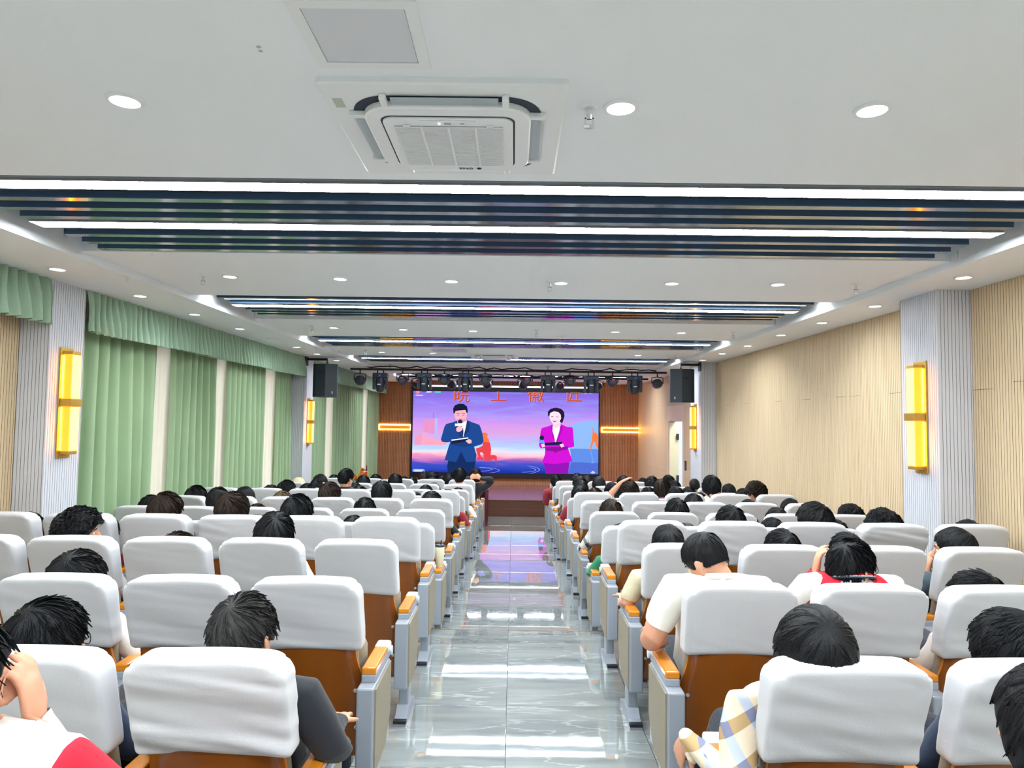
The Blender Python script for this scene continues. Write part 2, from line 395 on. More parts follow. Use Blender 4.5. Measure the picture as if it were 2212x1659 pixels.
# left wall
WIN = [(7.55, 8.05), (9.1, 9.6), (10.9, 11.6), (14.45, 15.3), (18.0, 18.8)]
wl = MB(); ya = REAR_Y
for (a, b) in WIN:
    wl.box((WALL_L - 0.12, ya, BOT), (WALL_L, a, SOFFIT_Z)); wl.box((WALL_L - 0.12, a, BOT), (WALL_L, b, 0.1)); wl.box((WALL_L - 0.12, a, 2.5), (WALL_L, b, SOFFIT_Z)); ya = b
wl.box((WALL_L - 0.12, ya, BOT), (WALL_L, BACK_Y + 0.2, SOFFIT_Z))
wall_left = obj('wall_left', wl, M['wall'], kind='structure', label='window wall behind the green curtains')
glass = mat('window_glass', (0.9, 0.95, 1.0), 0.03)
_n = glass.node_tree; _t = _n.nodes.new('ShaderNodeBsdfTransparent'); _m = _n.nodes.new('ShaderNodeMixShader'); _m.inputs[0].default_value = 0.9
_n.links.new(_n.nodes['Principled BSDF'].outputs[0], _m.inputs[1]); _n.links.new(_t.outputs[0], _m.inputs[2]); _n.links.new(_m.outputs[0], _n.nodes['Material Output'].inputs[0])
for i, (a, b) in enumerate(WIN):
    w_ = obj('window_%d' % (i + 1), MB().box((WALL_L - 0.09, a, 0.1), (WALL_L - 0.04, a + 0.04, 2.5)).box((WALL_L - 0.09, b - 0.04, 0.1), (WALL_L - 0.04, b, 2.5)).box((WALL_L - 0.09, a, 0.1), (WALL_L - 0.04, b, 0.14)).box((WALL_L - 0.09, a, 2.46), (WALL_L - 0.04, b, 2.5)),
             M['white_plastic'], kind='structure', label='daylit window behind a cream sheer curtain')
    obj('pane', MB().box((WALL_L - 0.068, a + 0.04, 0.14), (WALL_L - 0.062, b - 0.04, 2.46)), glass, w_)
plf = lambda u, o, z: (WALL_L + 0.14 + o, u, z)
obj('board_cladding', boards(1.5, 5.45, BOT, SOFFIT_Z, 0.03, plf), [M['timber'], M['timber_groove']], wall_left, kind='stuff')
# back wall of the stage: brown slats
wall_back = obj('wall_back', MB().box((WALL_L - 0.1, BACK_Y, BOT), (WALL_R + 0.1, BACK_Y + 0.15, SOFFIT_Z + 0.2)), M['walnut'], kind='structure', label='stage back wall of thin brown slats')
obj('slat_cladding', boards(WALL_L, WALL_R, STAGE_Z, SOFFIT_Z + 0.1, 0.045, lambda u, o, z: (u, BACK_Y - 0.012 - o, z), 0.009, 0.012),
    [M['walnut'], M['walnut_groove']], wall_back, kind='stuff')
# wall behind the photographer
obj('wall_rear', MB().box((WALL_L - 0.1, REAR_Y - 0.1, BOT), (WALL_R + 0.1, REAR_Y, SOFFIT_Z + 0.2)), M['ceiling'], kind='structure', label='plain wall at the rear of the hall')
# corridor seen through the open door
cor = MB().box((WALL_R + 1.3, DOOR_Y0 - 1.5, BOT), (WALL_R + 1.4, DOOR_Y1 + 1.5, 2.9)).box((WALL_R + 0.12, DOOR_Y0 - 1.5, 2.6), (WALL_R + 1.4, DOOR_Y1 + 1.5, 2.7)).box(
    (WALL_R + 0.12, DOOR_Y0 - 1.5, BOT), (WALL_R + 1.4, DOOR_Y1 + 1.5, -0.525)).box((WALL_R + 0.12, DOOR_Y1 + 1.5, BOT), (WALL_R + 1.4, DOOR_Y1 + 1.6, 2.7))
obj('wall_corridor', cor, mat('corridor_white', '#e6ecf6', 0.8), kind='structure', label='white corridor beyond the open door')
L = bpy.data.lights.new('corridor_lamp', 'AREA'); L.energy = 25; L.size = 0.5; L.color = (0.85, 0.92, 1)
lo = bpy.data.objects.new('corridor_lamp', L); COL.objects.link(lo); lo.location = (WALL_R + 0.7, 15.4, 2.55)
door = obj('door_1', MB().box((WALL_R - 0.02, DOOR_Y0 - 0.12, -0.525), (WALL_R + 0.13, DOOR_Y0, DOOR_TOP)).box((WALL_R - 0.02, DOOR_Y1, -0.525), (WALL_R + 0.13, DOOR_Y1 + 0.12, DOOR_TOP)).box(
    (WALL_R - 0.02, DOOR_Y0 - 0.12, DOOR_TOP), (WALL_R + 0.13, DOOR_Y1 + 0.12, DOOR_TOP + 0.35)), M['door_frame'], kind='structure', label='open doorway with a pale frame near the stage')
leaf = obj('door_leaf', MB().box((WALL_R - 0.01, DOOR_Y1 - 0.05, -0.52), (WALL_R + 0.20, DOOR_Y1 - 0.002, DOOR_TOP - 0.01)), M['door'], door)
for hz in (-0.2, 0.35, 1.3):
    obj('hinge', MB().box((WALL_R + 0.15, DOOR_Y1 - 0.085, hz), (WALL_R + 0.20, DOOR_Y1 - 0.05, hz + 0.14)), M['black'], door)
sw = at(1482, 1007, 14.3)
obj('switch_plate', MB().bevel_box((WALL_R - 0.03, 14.42, sw.z - 0.1), (WALL_R - 0.014, 14.52, sw.z + 0.1), 0.004), M['black2'],
    label='dark switch plate on the wall beside the open door', cat='switch')

# ---- pillars clad in grey-white boards
def pillar(name, x_in, x_wall, y0, y1, label):
    s = 1 if x_wall > x_in else -1
    core = MB().box((min(x_in + s * 0.012, x_wall), y0 + 0.012, BOT), (max(x_in + s * 0.012, x_wall), y1 - 0.012, SOFFIT_Z))
    w = obj(name, core, M['pillar'], kind='structure', label=label)
    obj('board_cladding', boards(y0, y1, BOT, SOFFIT_Z, 0.0285, lambda u, o, z: (x_in - s * o, u, z)), [M['pillar'], M['pillar_groove']], w, kind='stuff')
    obj('board_cladding', boards(min(x_in, x_wall), max(x_in, x_wall), BOT, SOFFIT_Z, 0.0285, lambda u, o, z: (u, y0 - o, z)), [M['pillar'], M['pillar_groove']], w, kind='stuff')
    obj('corner_bead', MB().box((x_in - 0.006, y0 - 0.006, BOT), (x_in + 0.006, y0 + 0.006, SOFFIT_Z)), M['pillar'], w)
    return w
PIL_R, PIL_L = 3.32, -3.67
pillar('wall_pillar', PIL_R, WALL_R, 5.43, 5.95, 'board-clad pillar with a lit sconce on the timber wall')
pillar('wall_pillar', PIL_R, WALL_R, 12.3, 13.05, 'far board-clad pillar under the loudspeaker by the open door')
pillar('wall_pillar', PIL_L, WALL_L, 5.45, 5.89, 'board-clad pillar with a lit sconce between the green pelmets')
pillar('wall_pillar', PIL_L, WALL_L, 12.13, 12.70, 'far board-clad pillar under the loudspeaker among the curtains')

# ---- curtains and pelmets
def fold_sheet(y0, y1, z0, z1, x, amp, folds, rows=10, per=10, seed=0, flare=0.0, thick=0.004, sharp=1.0):
    rng = random.Random(seed); n = max(8, int(folds * per)); V = []; F = []
    ph = [rng.uniform(-0.5, 0.5) for _ in range(int(folds) + 3)]
    am = [rng.uniform(0.65, 1.15) for _ in range(int(folds) + 3)]
    for j in range(rows + 1):
        t = j / rows; z = z1 + (z0 - z1) * t
        for i in range(n + 1):
            u = i / n; f = u * folds; k = int(f)
            w = math.sin(2 * math.pi * f + ph[k] * math.sin(math.pi * (f - k)) ** 2 * 1.5)
            w = math.copysign(abs(w) ** sharp, w)
            a = amp * (am[k] * (1 - (f - k)) + am[k + 1] * (f - k)) * (0.75 + 0.25 * t)
            V.append((x + a * w + flare * t + 0.006 * math.sin(5 * t + f), y0 + (y1 - y0) * u + 0.012 * math.sin(3 * t + k), z + (0.006 * math.sin(6 * f) if j == rows else 0)))
    for j in range(rows):
        for i in range(n):
            q = j * (n + 1) + i; F.append((q, q + 1, q + n + 2, q + n + 1))
    mb = MB().add(V, F); return mb.mesh('curtain', True)
CURT = [('g', 5.92, 7.52, 8), ('w', 7.52, 7.84, 4), ('g', 7.84, 9.06, 7), ('w', 9.06, 9.38, 4), ('g', 9.38, 10.84, 8), ('w', 10.84, 11.36, 5),
        ('g', 11.36, 12.12, 5), ('g', 12.75, 14.35, 9), ('w', 14.35, 15.0, 5), ('g', 15.0, 17.9, 14), ('w', 17.9, 18.55, 4), ('g', 18.55, 19.9, 8)]
gi = wi = 0
for i, (k, a, b, nf) in enumerate(CURT):
    fz = LEVEL[0 if a < 5.74 else 1 if a < 9.4 else 2 if a < 13 else 3] if b < STAGE_Y else STAGE_Z
    if a < 9.44 < b or a < 13.02 < b: fz = LEVEL[1] if a < 9.44 < b else LEVEL[2]
    if k == 'g':
        obj('curtain', fold_sheet(a, b, fz + 0.03, 2.55, -3.90, 0.075, nf, seed=i, sharp=0.75), M['curtain'], label='floor-length green curtain, %s green panel counted from the pillar nearest the camera' % ORD[gi] if False else
            'floor-length green curtain, %s green panel along the wall toward the stage' % ORD[gi], cat='curtain', group='green curtains'); gi += 1
    else:
        obj('sheer_curtain', fold_sheet(a - 0.06, b + 0.30, fz + 0.03, 2.55, -3.95, 0.02, nf, seed=i), M['sheer'],
            label='cream sheer curtain showing between green panels, %s toward the stage' % ORD[wi], cat='curtain', group='cream sheers'); wi += 1
for i, (a, b, nf, lb) in enumerate(((2.6, 5.44, 26, 'pleated green pelmet over the bare timber boards'),
                                     (5.90, 12.12, 62, 'long pleated green pelmet between the two board-clad pillars'),
                                     (12.72, 19.9, 64, 'pleated green pelmet running from the far pillar onto the stage'))):
    p = empty('pelmet', (0, a, SOFFIT_Z), lb, 'pelmet', 'green pelmets')
    obj('valance', fold_sheet(0, b - a, -0.355, -0.002, -3.67, 0.034, nf, rows=6, per=10, seed=20 + i, flare=0.03, sharp=0.6), M['pelmet'], p)
    obj('pelmet_board', MB().box((-4.0, 0.0, -0.02), (-3.70, b - a, -0.003)), M['pelmet'], p)
    obj('pelmet_end', MB().box((-4.0, -0.004, -0.34), (-3.68, 0.0, -0.003)), M['pelmet'], p)

# ---- stage
st = MB().box((WALL_L, STAGE_Y + 0.02, BOT), (WALL_R, BACK_Y, STAGE_Z - 0.015))
stage = obj('floor_stage', st, M['wood_riser'], kind='structure', label='low wooden stage in front of the screen')
obj('riser_board', MB().bevel_box((WALL_L, STAGE_Y, LEVEL[3]), (WALL_R, STAGE_Y + 0.02, LEVEL[3] + 0.19), 0.004), M['wood_riser'], stage)
obj('riser_board', MB().bevel_box((WALL_L, STAGE_Y, LEVEL[3] + 0.193), (WALL_R, STAGE_Y + 0.02, STAGE_Z - 0.03), 0.004), M['wood_riser'], stage)
obj('stage_nosing', MB().bevel_box((WALL_L, STAGE_Y - 0.02, STAGE_Z - 0.03), (WALL_R, STAGE_Y + 0.02, STAGE_Z + 0.002), 0.006), M['wood_riser'], stage)
k = 0; y = STAGE_Y + 0.02
while y < BACK_Y - 0.05:
    obj('plank', MB().box((WALL_L, y, STAGE_Z - 0.015), (WALL_R, min(y + 0.458, BACK_Y), STAGE_Z)), M['stage_floor'], stage); y += 0.46
# ================================================================== FIXTURES
# ---- sconces on the pillars
def sconce(x, s, y, z0, z1, lb):
    """x = pillar face, s = direction away from the wall (+1/-1)"""
    t = empty('wall_sconce', (x, y, z0), lb, 'sconce', 'pillar sconces'); h = z1 - z0; w = 0.085
    def bx(a, b, c, d, e, f): return MB().bevel_box((min(s * a, s * b), c, e), (max(s * a, s * b), d, f), 0.003)
    obj('back_plate', bx(0.0, 0.012, -w, w, 0, h), M['brass'], t)
    obj('end_cap', bx(0.012, 0.09, -w * 0.62, w * 0.62, 0.03, 0.055), M['brass'], t)
    obj('end_cap', bx(0.012, 0.09, -w * 0.62, w * 0.62, h - 0.055, h - 0.03), M['brass'], t)
    obj('middle_band', bx(0.012, 0.105, -w * 0.86, w * 0.86, h * 0.5 - 0.03, h * 0.5 + 0.03), M['brass'], t)
    for (a, b) in ((0.055, h * 0.5 - 0.03), (h * 0.5 + 0.03, h - 0.055)):
        g = obj('shade', bx(0.012, 0.088, -w * 0.72, w * 0.72, a, b), M['sconce'], t)
        for sy in (-1, 1): obj('added_glow_strip', MB().box((min(s * 0.014, s * 0.03), sy * w * 0.745 - 0.0015, a + 0.01), (max(s * 0.014, s * 0.03), sy * w * 0.745 + 0.0015, b - 0.01)), M['sconce_glow'], g)  # bright strips added beside the shade to throw orange light on the pillar
        obj('front_strip', bx(0.088, 0.094, -w * 0.62, w * 0.62, a + 0.004, b - 0.004), M['sconce_core'], g)
p = atx(1975, 783, PIL_R); q = atx(1975, 1020, PIL_R); sconce(PIL_R - 0.001, -1, 5.66, q.z + 0.0, p.z, 'lit amber wall sconce on the pillar in the timber wall')
p = atx(145, 752, PIL_L); q = atx(143, 988, PIL_L); sconce(PIL_L + 0.001, 1, 5.66, q.z, p.z, 'lit amber wall sconce on the white pillar before the long curtain run')
p = at(681, 860, 12.4); q = at(681, 963, 12.4); sconce(PIL_L + 0.001, 1, 12.42, q.z, p.z, 'small lit amber sconce below the loudspeaker among the curtains')
p = at(1494, 873, 12.65); q = at(1494, 975, 12.65); sconce(PIL_R - 0.001, -1, 12.68, q.z, p.z, 'small lit amber sconce below the loudspeaker by the open door')

# ---- downlights
dn_glow = MB().lathe([(0.0, 0.0), (0.05, 0.0), (0.05, 0.006), (0.0, 0.006)], 24).mesh('glow')
dn_ring = MB().lathe([(0.05, -0.004), (0.062, 0.0), (0.064, 0.006), (0.05, 0.006), (0.05, -0.004)], 24).mesh('ring')
def downlight(px, py, Z, lb, grp):
    p = atz(px, py, Z); t = empty('downlight', (p.x, p.y, Z - 0.006), lb, 'downlight', grp)
    obj('trim_ring', dn_ring, M['white_plastic'], t); obj('glow_disc', dn_glow, M['down'], t)
for k, (a, b) in enumerate(((270, 215), (1341, 230), (1884, 235))):
    downlight(a, b, PANEL_Z, 'round lit downlight, %s counted from the curtains beside the big air conditioner' % ORD[k], 'downlights in the ceiling panels')
for k, (a, b) in enumerate(((497, 596), (735, 601), (975, 606), (1212, 610), (1451, 611), (1680, 613))):
    downlight(a, b, PANEL_Z, 'round lit downlight, %s from the curtains just past the wide light trough' % ORD[k], 'downlights in the ceiling panels')
for k, (a, b) in enumerate(((721, 707), (871, 711), (1022, 714), (1329, 716), (1472, 718))):
    downlight(a, b, PANEL_Z, 'small round downlight, %s from the curtains in the third ceiling panel' % ORD[k], 'downlights in the ceiling panels')
for k, (a, b) in enumerate(((825, 760), (935, 762), (1378, 767))):
    downlight(a, b, PANEL_Z, 'tiny round downlight, %s from the curtains near the far air conditioner' % ORD[k], 'downlights in the ceiling panels')
for k, (a, b) in enumerate(((124, 580), (303, 638), (421, 678), (518, 709), (641, 749), (685, 764), (727, 778))):
    downlight(a, b, SOFFIT_Z, 'round downlight in the soffit above the curtains, %s going toward the stage' % ORD[k], 'downlights in the soffits')
for k, (a, b) in enumerate(((2081, 598), (1890, 660), (1776, 696), (1687, 723), (1615, 746), (1560, 763), (1518, 777))):
    downlight(a, b, SOFFIT_Z, 'round downlight in the soffit beside the timber wall, %s going toward the stage' % ORD[k], 'downlights in the soffits')
p = atz(590, 732, SOFFIT_Z)
obj('ceiling_speaker', MB().lathe([(0.0, -0.004), (0.085, -0.004), (0.09, 0.0), (0.09, 0.004)], 28), M['white_plastic'], None, (p.x, p.y, SOFFIT_Z - 0.004), label='flat unlit round grille in the soffit above the curtains', cat='speaker')

# ---- sprinklers
def sprinkler(px, py, lb):
    p = atz(px, py, PANEL_Z); t = empty('sprinkler', (p.x, p.y, PANEL_Z), lb, 'sprinkler', 'ceiling sprinklers')
    obj('escutcheon', MB().lathe([(0.0, -0.012), (0.022, -0.012), (0.032, -0.002), (0.032, 0)], 20), M['white_plastic'], t)
    obj('stem', MB().lathe([(0.009, -0.05), (0.009, -0.01)], 12).box((-0.016, -0.003, -0.075), (-0.011, 0.003, -0.045)).box((0.011, -0.003, -0.075), (0.016, 0.003, -0.045)).box((-0.016, -0.003, -0.05), (0.016, 0.003, -0.044)), M['chrome'], t)
    obj('deflector', MB().lathe([(0.0, -0.08), (0.02, -0.078), (0.02, -0.075), (0.0, -0.074)], 16), M['chrome'], t)
for (a, b, lb) in ((1273, 228, 'chrome sprinkler head hanging beside the big air conditioner'), (439, 594, 'small sprinkler nearest the curtains in the second ceiling panel'),
                   (1188, 608, 'small sprinkler near the middle of the second ceiling panel'), (1849, 613, 'small sprinkler nearest the timber wall in the second ceiling panel'),
                   (675, 704, 'tiny sprinkler nearest the curtains in the third ceiling panel'), (1159, 713, 'tiny sprinkler in the middle of the third ceiling panel'),
                   (1584, 717, 'tiny sprinkler nearest the timber wall in the third ceiling panel'), (790, 756, 'tiny sprinkler nearest the curtains in the fourth ceiling panel'),
                   (1460, 767, 'tiny sprinkler nearest the timber wall in the fourth ceiling panel')):
    sprinkler(a, b, lb)

# ---- cassette air conditioners
def cassette(cx, cy, w, lb, detail):
    t = empty('air_conditioner', (cx, cy, PANEL_Z), lb, 'air conditioner', 'ceiling cassettes'); h = w / 2
    def ring_poly(hw, r, n=8):
        P = []
        for (sx, sy, a0) in ((1, 1, 0), (-1, 1, 90), (-1, -1, 180), (1, -1, 270)):
            for k in range(n + 1):
                a = math.radians(a0 + 90 * k / n); P.append((sx * (hw - r) + r * math.cos(a), sy * (hw - r) + r * math.sin(a)))
        return P
    def plate(levels, r_of):                       # stacked rounded squares
        V = []; F = []; n = None
        for (hw, z, r) in levels:
            P = ring_poly(hw, r); n = len(P); V += [(x, y, z) for x, y in P]
        for i in range(len(levels) - 1):
            for k in range(n):
                F.append((i * n + (k + 1) % n, i * n + k, (i + 1) * n + k, (i + 1) * n + (k + 1) % n))
        F.append(tuple(range((len(levels) - 1) * n, len(levels) * n))[::-1])
        return MB().add(V, F)
    obj('outer_panel', plate([(h, 0, 0.02), (h, -0.018, 0.02), (h - 0.008, -0.024, 0.02)], None), M['white_plastic'], t)
    obj('vent_well', plate([(h * 0.80, -0.0245, 0.16 * w), (h * 0.80, -0.0255, 0.16 * w)], None), M['dark_slot'], t)
    obj('inner_frame', plate([(h * 0.715, -0.02, 0.13 * w), (h * 0.715, -0.045, 0.13 * w), (h * 0.70, -0.052, 0.13 * w)], None), M['white_plastic'], t)
    for a in range(4):
        R = Matrix.Rotation(a * math.pi / 2, 4, 'Z')
        for sx in (-1, 1):                         # bridges between the inner frame and the outer panel
            b = obj('bridge', MB().bevel_box((sx * h * 0.50 - 0.012, -h * 0.84, -0.046), (sx * h * 0.50 + 0.012, -h * 0.68, -0.024), 0.004), M['white_plastic'], t); b.matrix_local = R
        v = obj('louvre', MB().tube([(-h * 0.44, -h * 0.755, -0.034), (h * 0.44, -h * 0.755, -0.034)], [(0.026, 0.007)] * 2, 10), M['grey_plastic'], t); v.matrix_local = R
    obj('grille_gap', plate([(h * 0.578, -0.0515, 0.055 * w), (h * 0.578, -0.0525, 0.055 * w)], None), M['dark_slot'], t)
    gr = obj('grille', plate([(h * 0.56, -0.05, 0.05 * w), (h * 0.56, -0.058, 0.05 * w), (h * 0.55, -0.06, 0.05 * w)], None), M['white_plastic'], t)
    if detail:
        obj('filter_bed', MB().box((-h * 0.47, -h * 0.42, -0.0615), (h * 0.47, h * 0.48, -0.060)), M['filter'], gr)
        n = 44; sl = MB()
        for k in range(n):
            y = -h * 0.42 + h * 0.9 * (k + 0.5) / n; sl.box((-h * 0.47, y - 0.0022, -0.066), (h * 0.47, y + 0.0022, -0.0615))
        o = obj('grille_slats', sl, M['white_plastic'], gr, kind='stuff') if False else obj('grille_slats', sl, M['white_plastic'], t, kind='stuff')
        for k in range(3):
            x = h * (-0.235 + 0.235 * k); obj('rib', MB().box((x - 0.004, -h * 0.42, -0.068), (x + 0.004, h * 0.48, -0.0615)), M['white_plastic'], gr)
        obj('display_strip', MB().bevel_box((-0.10, -h * 0.53, -0.064), (0.10, -h * 0.46, -0.060), 0.001), M['white_plastic'], gr)
        obj('status_light', MB().lathe([(0.0, -0.066), (0.004, -0.066), (0.004, -0.063)], 12, (-0.03, -h * 0.495, 0)), emission('status_white', (1, 1, 1), 3), gr)
        obj('sensor_window', MB().box((-0.012, -h * 0.507, -0.0655), (0.012, -h * 0.485, -0.064)), mat('sensor_green', '#9aa58f', 0.4), gr)
        obj('sensor_window', MB().box((0.045, -h * 0.502, -0.0655), (0.06, -h * 0.489, -0.064)), M['grey_plastic'], gr)
        for sx in (-0.36, 0.36):
            obj('latch', MB().box((sx * h - 0.012, -h * 0.452, -0.066), (sx * h + 0.012, -h * 0.425, -0.0615)), M['white_plastic'], gr)
        obj('sticker', MB().box((-h * 0.93, -h * 0.74, -0.0255), (-h * 0.85, -h * 0.58, -0.0243)), mat('sticker_green', '#b9c4b4', 0.5), t)
        text(t, 'GREE', 0.026, M['dark_slot'], Matrix.Translation((0.035, h * 0.628, -0.0535)) @ Matrix.Rotation(math.pi, 4, 'Y'), 'brand_lettering')
        obj('brand_emblem', MB().lathe([(0.006, -0.0545), (0.01, -0.0545), (0.01, -0.053), (0.006, -0.053), (0.006, -0.0545)], 16, (0.09, h * 0.628, 0)), M['dark_slot'], t)
    return t

def text_mesh(body, size):
    cu = bpy.data.curves.new('lettering', 'FONT'); cu.body = body; cu.size = size; cu.align_x = 'CENTER'; cu.align_y = 'CENTER'; cu.extrude = 0.0004; cu.resolution_u = 3
    o = bpy.data.objects.new('lettering_source', cu); COL.objects.link(o)
    dg = bpy.context.evaluated_depsgraph_get(); me = bpy.data.meshes.new_from_object(o.evaluated_get(dg))
    bpy.data.objects.remove(o); bpy.data.curves.remove(cu); me.materials.clear()
    return me
def text(parent, body, size, material, mtx, name='lettering'):
    me = text_mesh(body, size); o = obj(name, me, material, parent); o.matrix_local = mtx
    return o
pa, pb = atz(680, 165, PANEL_Z), atz(1230, 168, PANEL_Z); w = pb.x - pa.x
cassette((pa.x + pb.x) / 2, (pa.y + pb.y) / 2 + w / 2, w, 'big white cassette air conditioner in the ceiling with a square grille', True)
pc = atz(1068, 768, PANEL_Z); cassette(pc.x, pc.y, 0.84, 'far cassette air conditioner in the ceiling near the stage lights', False)
# access hatch
ha, hb = atz(690, 143, PANEL_Z), atz(932, 146, PANEL_Z)
hx0, hx1, hy1 = ha.x, hb.x, ha.y; hw = hx1 - hx0
t = empty('access_hatch', ((hx0 + hx1) / 2, hy1 - hw / 2, PANEL_Z), 'square white access hatch in the ceiling beside the big air conditioner', 'hatch')
fr = MB(); h = hw / 2
for (a, b, c, d) in ((-h, -h, h, -h + 0.035), (-h, h - 0.035, h, h), (-h, -h + 0.035, -h + 0.035, h - 0.035), (h - 0.035, -h + 0.035, h, h - 0.035)): fr.box((a, b, -0.006), (c, d, 0))
obj('hatch_frame', fr, M['white_plastic'], t); obj('hatch_panel', MB().box((-h + 0.038, -h + 0.038, -0.004), (h - 0.038, h - 0.038, 0)), mat('hatch_white', '#d4d8e0', 0.45), t)
# two paint chips in the ceiling
for (a, b, s_, lb) in ((559, 101, 0.008, 'small dark chip in the ceiling paint, upper of two'), (563, 110, 0.007, 'small dark chip in the ceiling paint, lower of two')):
    p = atz(a, b, PANEL_Z); obj('ceiling_chip', MB().lathe([(0.0, -0.001), (s_, -0.001), (s_ * 0.8, 0.001)], 7), M['grey_plastic'], None, (p.x, p.y, PANEL_Z), label=lb, cat='paint chip')
pc2 = atz(970, 757, PANEL_Z)
obj('access_hatch', MB().bevel_box((-0.28, -0.25, -0.006), (0.28, 0.25, 0), 0.003), mat('vent_lilac', '#c9c9e6', 0.5), None, (pc2.x, pc2.y, PANEL_Z), label='far small hatch in the ceiling beside the far air conditioner', cat='hatch')

# ---- loudspeakers on pillar brackets
def loudspeaker(pxa, pxb, pya, pyb, Y, lb, xw):
    a, b = at(pxa, pya, Y), at(pxb, pyb, Y); cx = (a.x + b.x) / 2; w = b.x - a.x; h = a.z - b.z; s = 1 if xw > cx else -1
    t = empty('loudspeaker', (cx, Y, b.z), lb, 'loudspeaker', 'wall loudspeakers')
    poly = [(-w / 2, 0.0), (-w * 0.05 if s > 0 else w * 0.05 - w * 0.1, -0.07), (w * 0.36, -0.05), (w / 2, 0.0), (w * 0.36, 0.3), (-w * 0.36, 0.3)]
    if s < 0: poly = [(-x, y) for x, y in poly][::-1]
    n = len(poly); V = [(x, y, 0) for x, y in poly] + [(x, y, h) for x, y in poly]
    F = [tuple(range(n))[::-1], tuple(range(n, 2 * n))] + [(k, (k + 1) % n, n + (k + 1) % n, n + k) for k in range(n)]
    obj('cabinet', MB().add(V, F), M['black2'], t)
    obj('handle_recess', MB().bevel_box((-0.05 + s * w * 0.12, -0.075, h * 0.70), (0.05 + s * w * 0.12, -0.055, h * 0.75), 0.006), M['black'], t)
    obj('badge', MB().box((-s * w * 0.33 - 0.008, -0.045, 0.06), (-s * w * 0.33 + 0.008, -0.02, 0.10)), M['steel_light'], t)
    obj('bracket', MB().tube([(0, 0.12, h), (0, 0.12, h + 0.09), (xw - cx - s * 0.0, 0.12, h + 0.09)], 0.022, 8).box((xw - cx - s * 0.02 - 0.01, 0.04, h - 0.02), (xw - cx - s * 0.02 + 0.01, 0.2, h + 0.14)), M['black'], t)
loudspeaker(677, 727, 786, 858, 12.05, 'black loudspeaker bracketed to the far pillar among the curtains', PIL_L)
loudspeaker(1448, 1500, 797, 870, 12.2, 'black loudspeaker bracketed to the far pillar by the open door', PIL_R)

# ---- stage lighting: two pipes with lamps
def pipe(pxa, pxb, py, Y, lb):
    a, b = at(pxa, py, Y), at(pxb, py + 0.0125 * (pxb - pxa), Y)
    z = (a.z + b.z) / 2
    t = empty('lighting_pipe', ((a.x + b.x) / 2, Y, z), lb, 'lighting pipe'); hl = (b.x - a.x) / 2
    obj('tube', MB().tube([(-hl, 0, 0), (hl, 0, 0)], 0.024, 10), M['black'], t)
    rng = random.Random(int(Y)); P = []; u = -hl + 0.1
    while u < hl - 0.1: P.append((u, rng.uniform(-0.03, 0.03), 0.03 + rng.uniform(-0.01, 0.05))); u += 0.16
    obj('cable', MB().tube(P, 0.014, 6), M['rubber'], t)
    for f in (-0.75, -0.25, 0.25, 0.75):
        obj('hanger', MB().tube([(f * hl, 0, 0), (f * hl, 0, PANEL_Z - z)], 0.012, 6).box((f * hl - 0.04, -0.04, PANEL_Z - z - 0.01), (f * hl + 0.04, 0.04, PANEL_Z - z)), M['steel'], t)
    return z
PIPE1_Y, PIPE2_Y = 14.35, 16.9
z1p = pipe(757, 1440, 797, PIPE1_Y, 'front black lighting pipe hung across the stage opening')
z2p = pipe(880, 1400, 813, PIPE2_Y, 'rear black lighting pipe carrying small par lamps')
M['lamp_black'] = mat('lamp_black', '#1b2633', 0.45)
M['blue_disp'] = emission('blue_display', '#2f5fd0', 0.35); M['red_disp'] = emission('red_display', '#e03050', 0.5)
def moving_head(px, py0, py1, Y, zp, lb):
    a, b = at(px, py0, Y), at(px, py1, Y); H = a.z - b.z
    t = empty('moving_head_lamp', (a.x, Y, b.z), lb, 'stage lamp', 'moving head lamps')
    s = H / 0.46
    obj('clamp', MB().tube([(-0.06, 0, H), (-0.06, 0, zp - b.z)], 0.014, 6).tube([(0.06, 0, H), (0.06, 0, zp - b.z)], 0.014, 6), M['lamp_black'], t)
    obj('base', MB().bevel_box((-0.15, -0.09, H - 0.10), (0.15, 0.09, H), 0.015), M['lamp_black'], t)
    obj('display', MB().box((-0.02, -0.093, H - 0.07), (0.02, -0.089, H - 0.035)), M['blue_disp'], t)
    for sx in (-1, 1):
        obj('yoke_arm', MB().bevel_box((sx * 0.125 - 0.025, -0.06, H - 0.34), (sx * 0.125 + 0.025, 0.06, H - 0.10), 0.012), M['lamp_black'], t)
    obj('head', MB().lathe([(0.05, 0.0), (0.075, 0.02), (0.085, 0.12), (0.095, 0.2), (0.085, 0.29), (0.05, 0.31)], 14, (0, -0.02, 0.02)), M['lamp_black'], t)
    obj('logo_stripe', MB().box((-0.04, -0.118, 0.165), (0.03, -0.108, 0.185)), M['steel_light'], t)
def par(px, py0, py1, Y, zp, lb, red=False):
    a, b = at(px, py0, Y), at(px, py1, Y); H = a.z - b.z; r = H * 0.42
    t = empty('par_lamp', (a.x, Y, b.z), lb, 'stage lamp', 'par lamps')
    obj('can', MB().lathe([(r * 0.55, -0.14), (r * 0.75, -0.13), (r, -0.03), (r, 0.08), (r * 0.95, 0.10)], 16, (0, 0, H * 0.48), axis='y'), M['lamp_black'], t)
    obj('rear_panel', MB().box((-0.03, -0.15, H * 0.62), (0.03, -0.138, H * 0.70)), M['red_disp'] if red else M['black2'], t)
    obj('yoke', MB().tube([(-r - 0.015, 0, H * 0.48), (-r - 0.015, 0, H * 0.98), (0, 0, H * 1.06), (r + 0.015, 0, H * 0.98), (r + 0.015, 0, H * 0.48)], 0.012, 6), M['lamp_black'], t)
    obj('clamp', MB().tube([(0, 0, H * 1.04), (0, 0, zp - b.z)], 0.014, 6), M['lamp_black'], t)
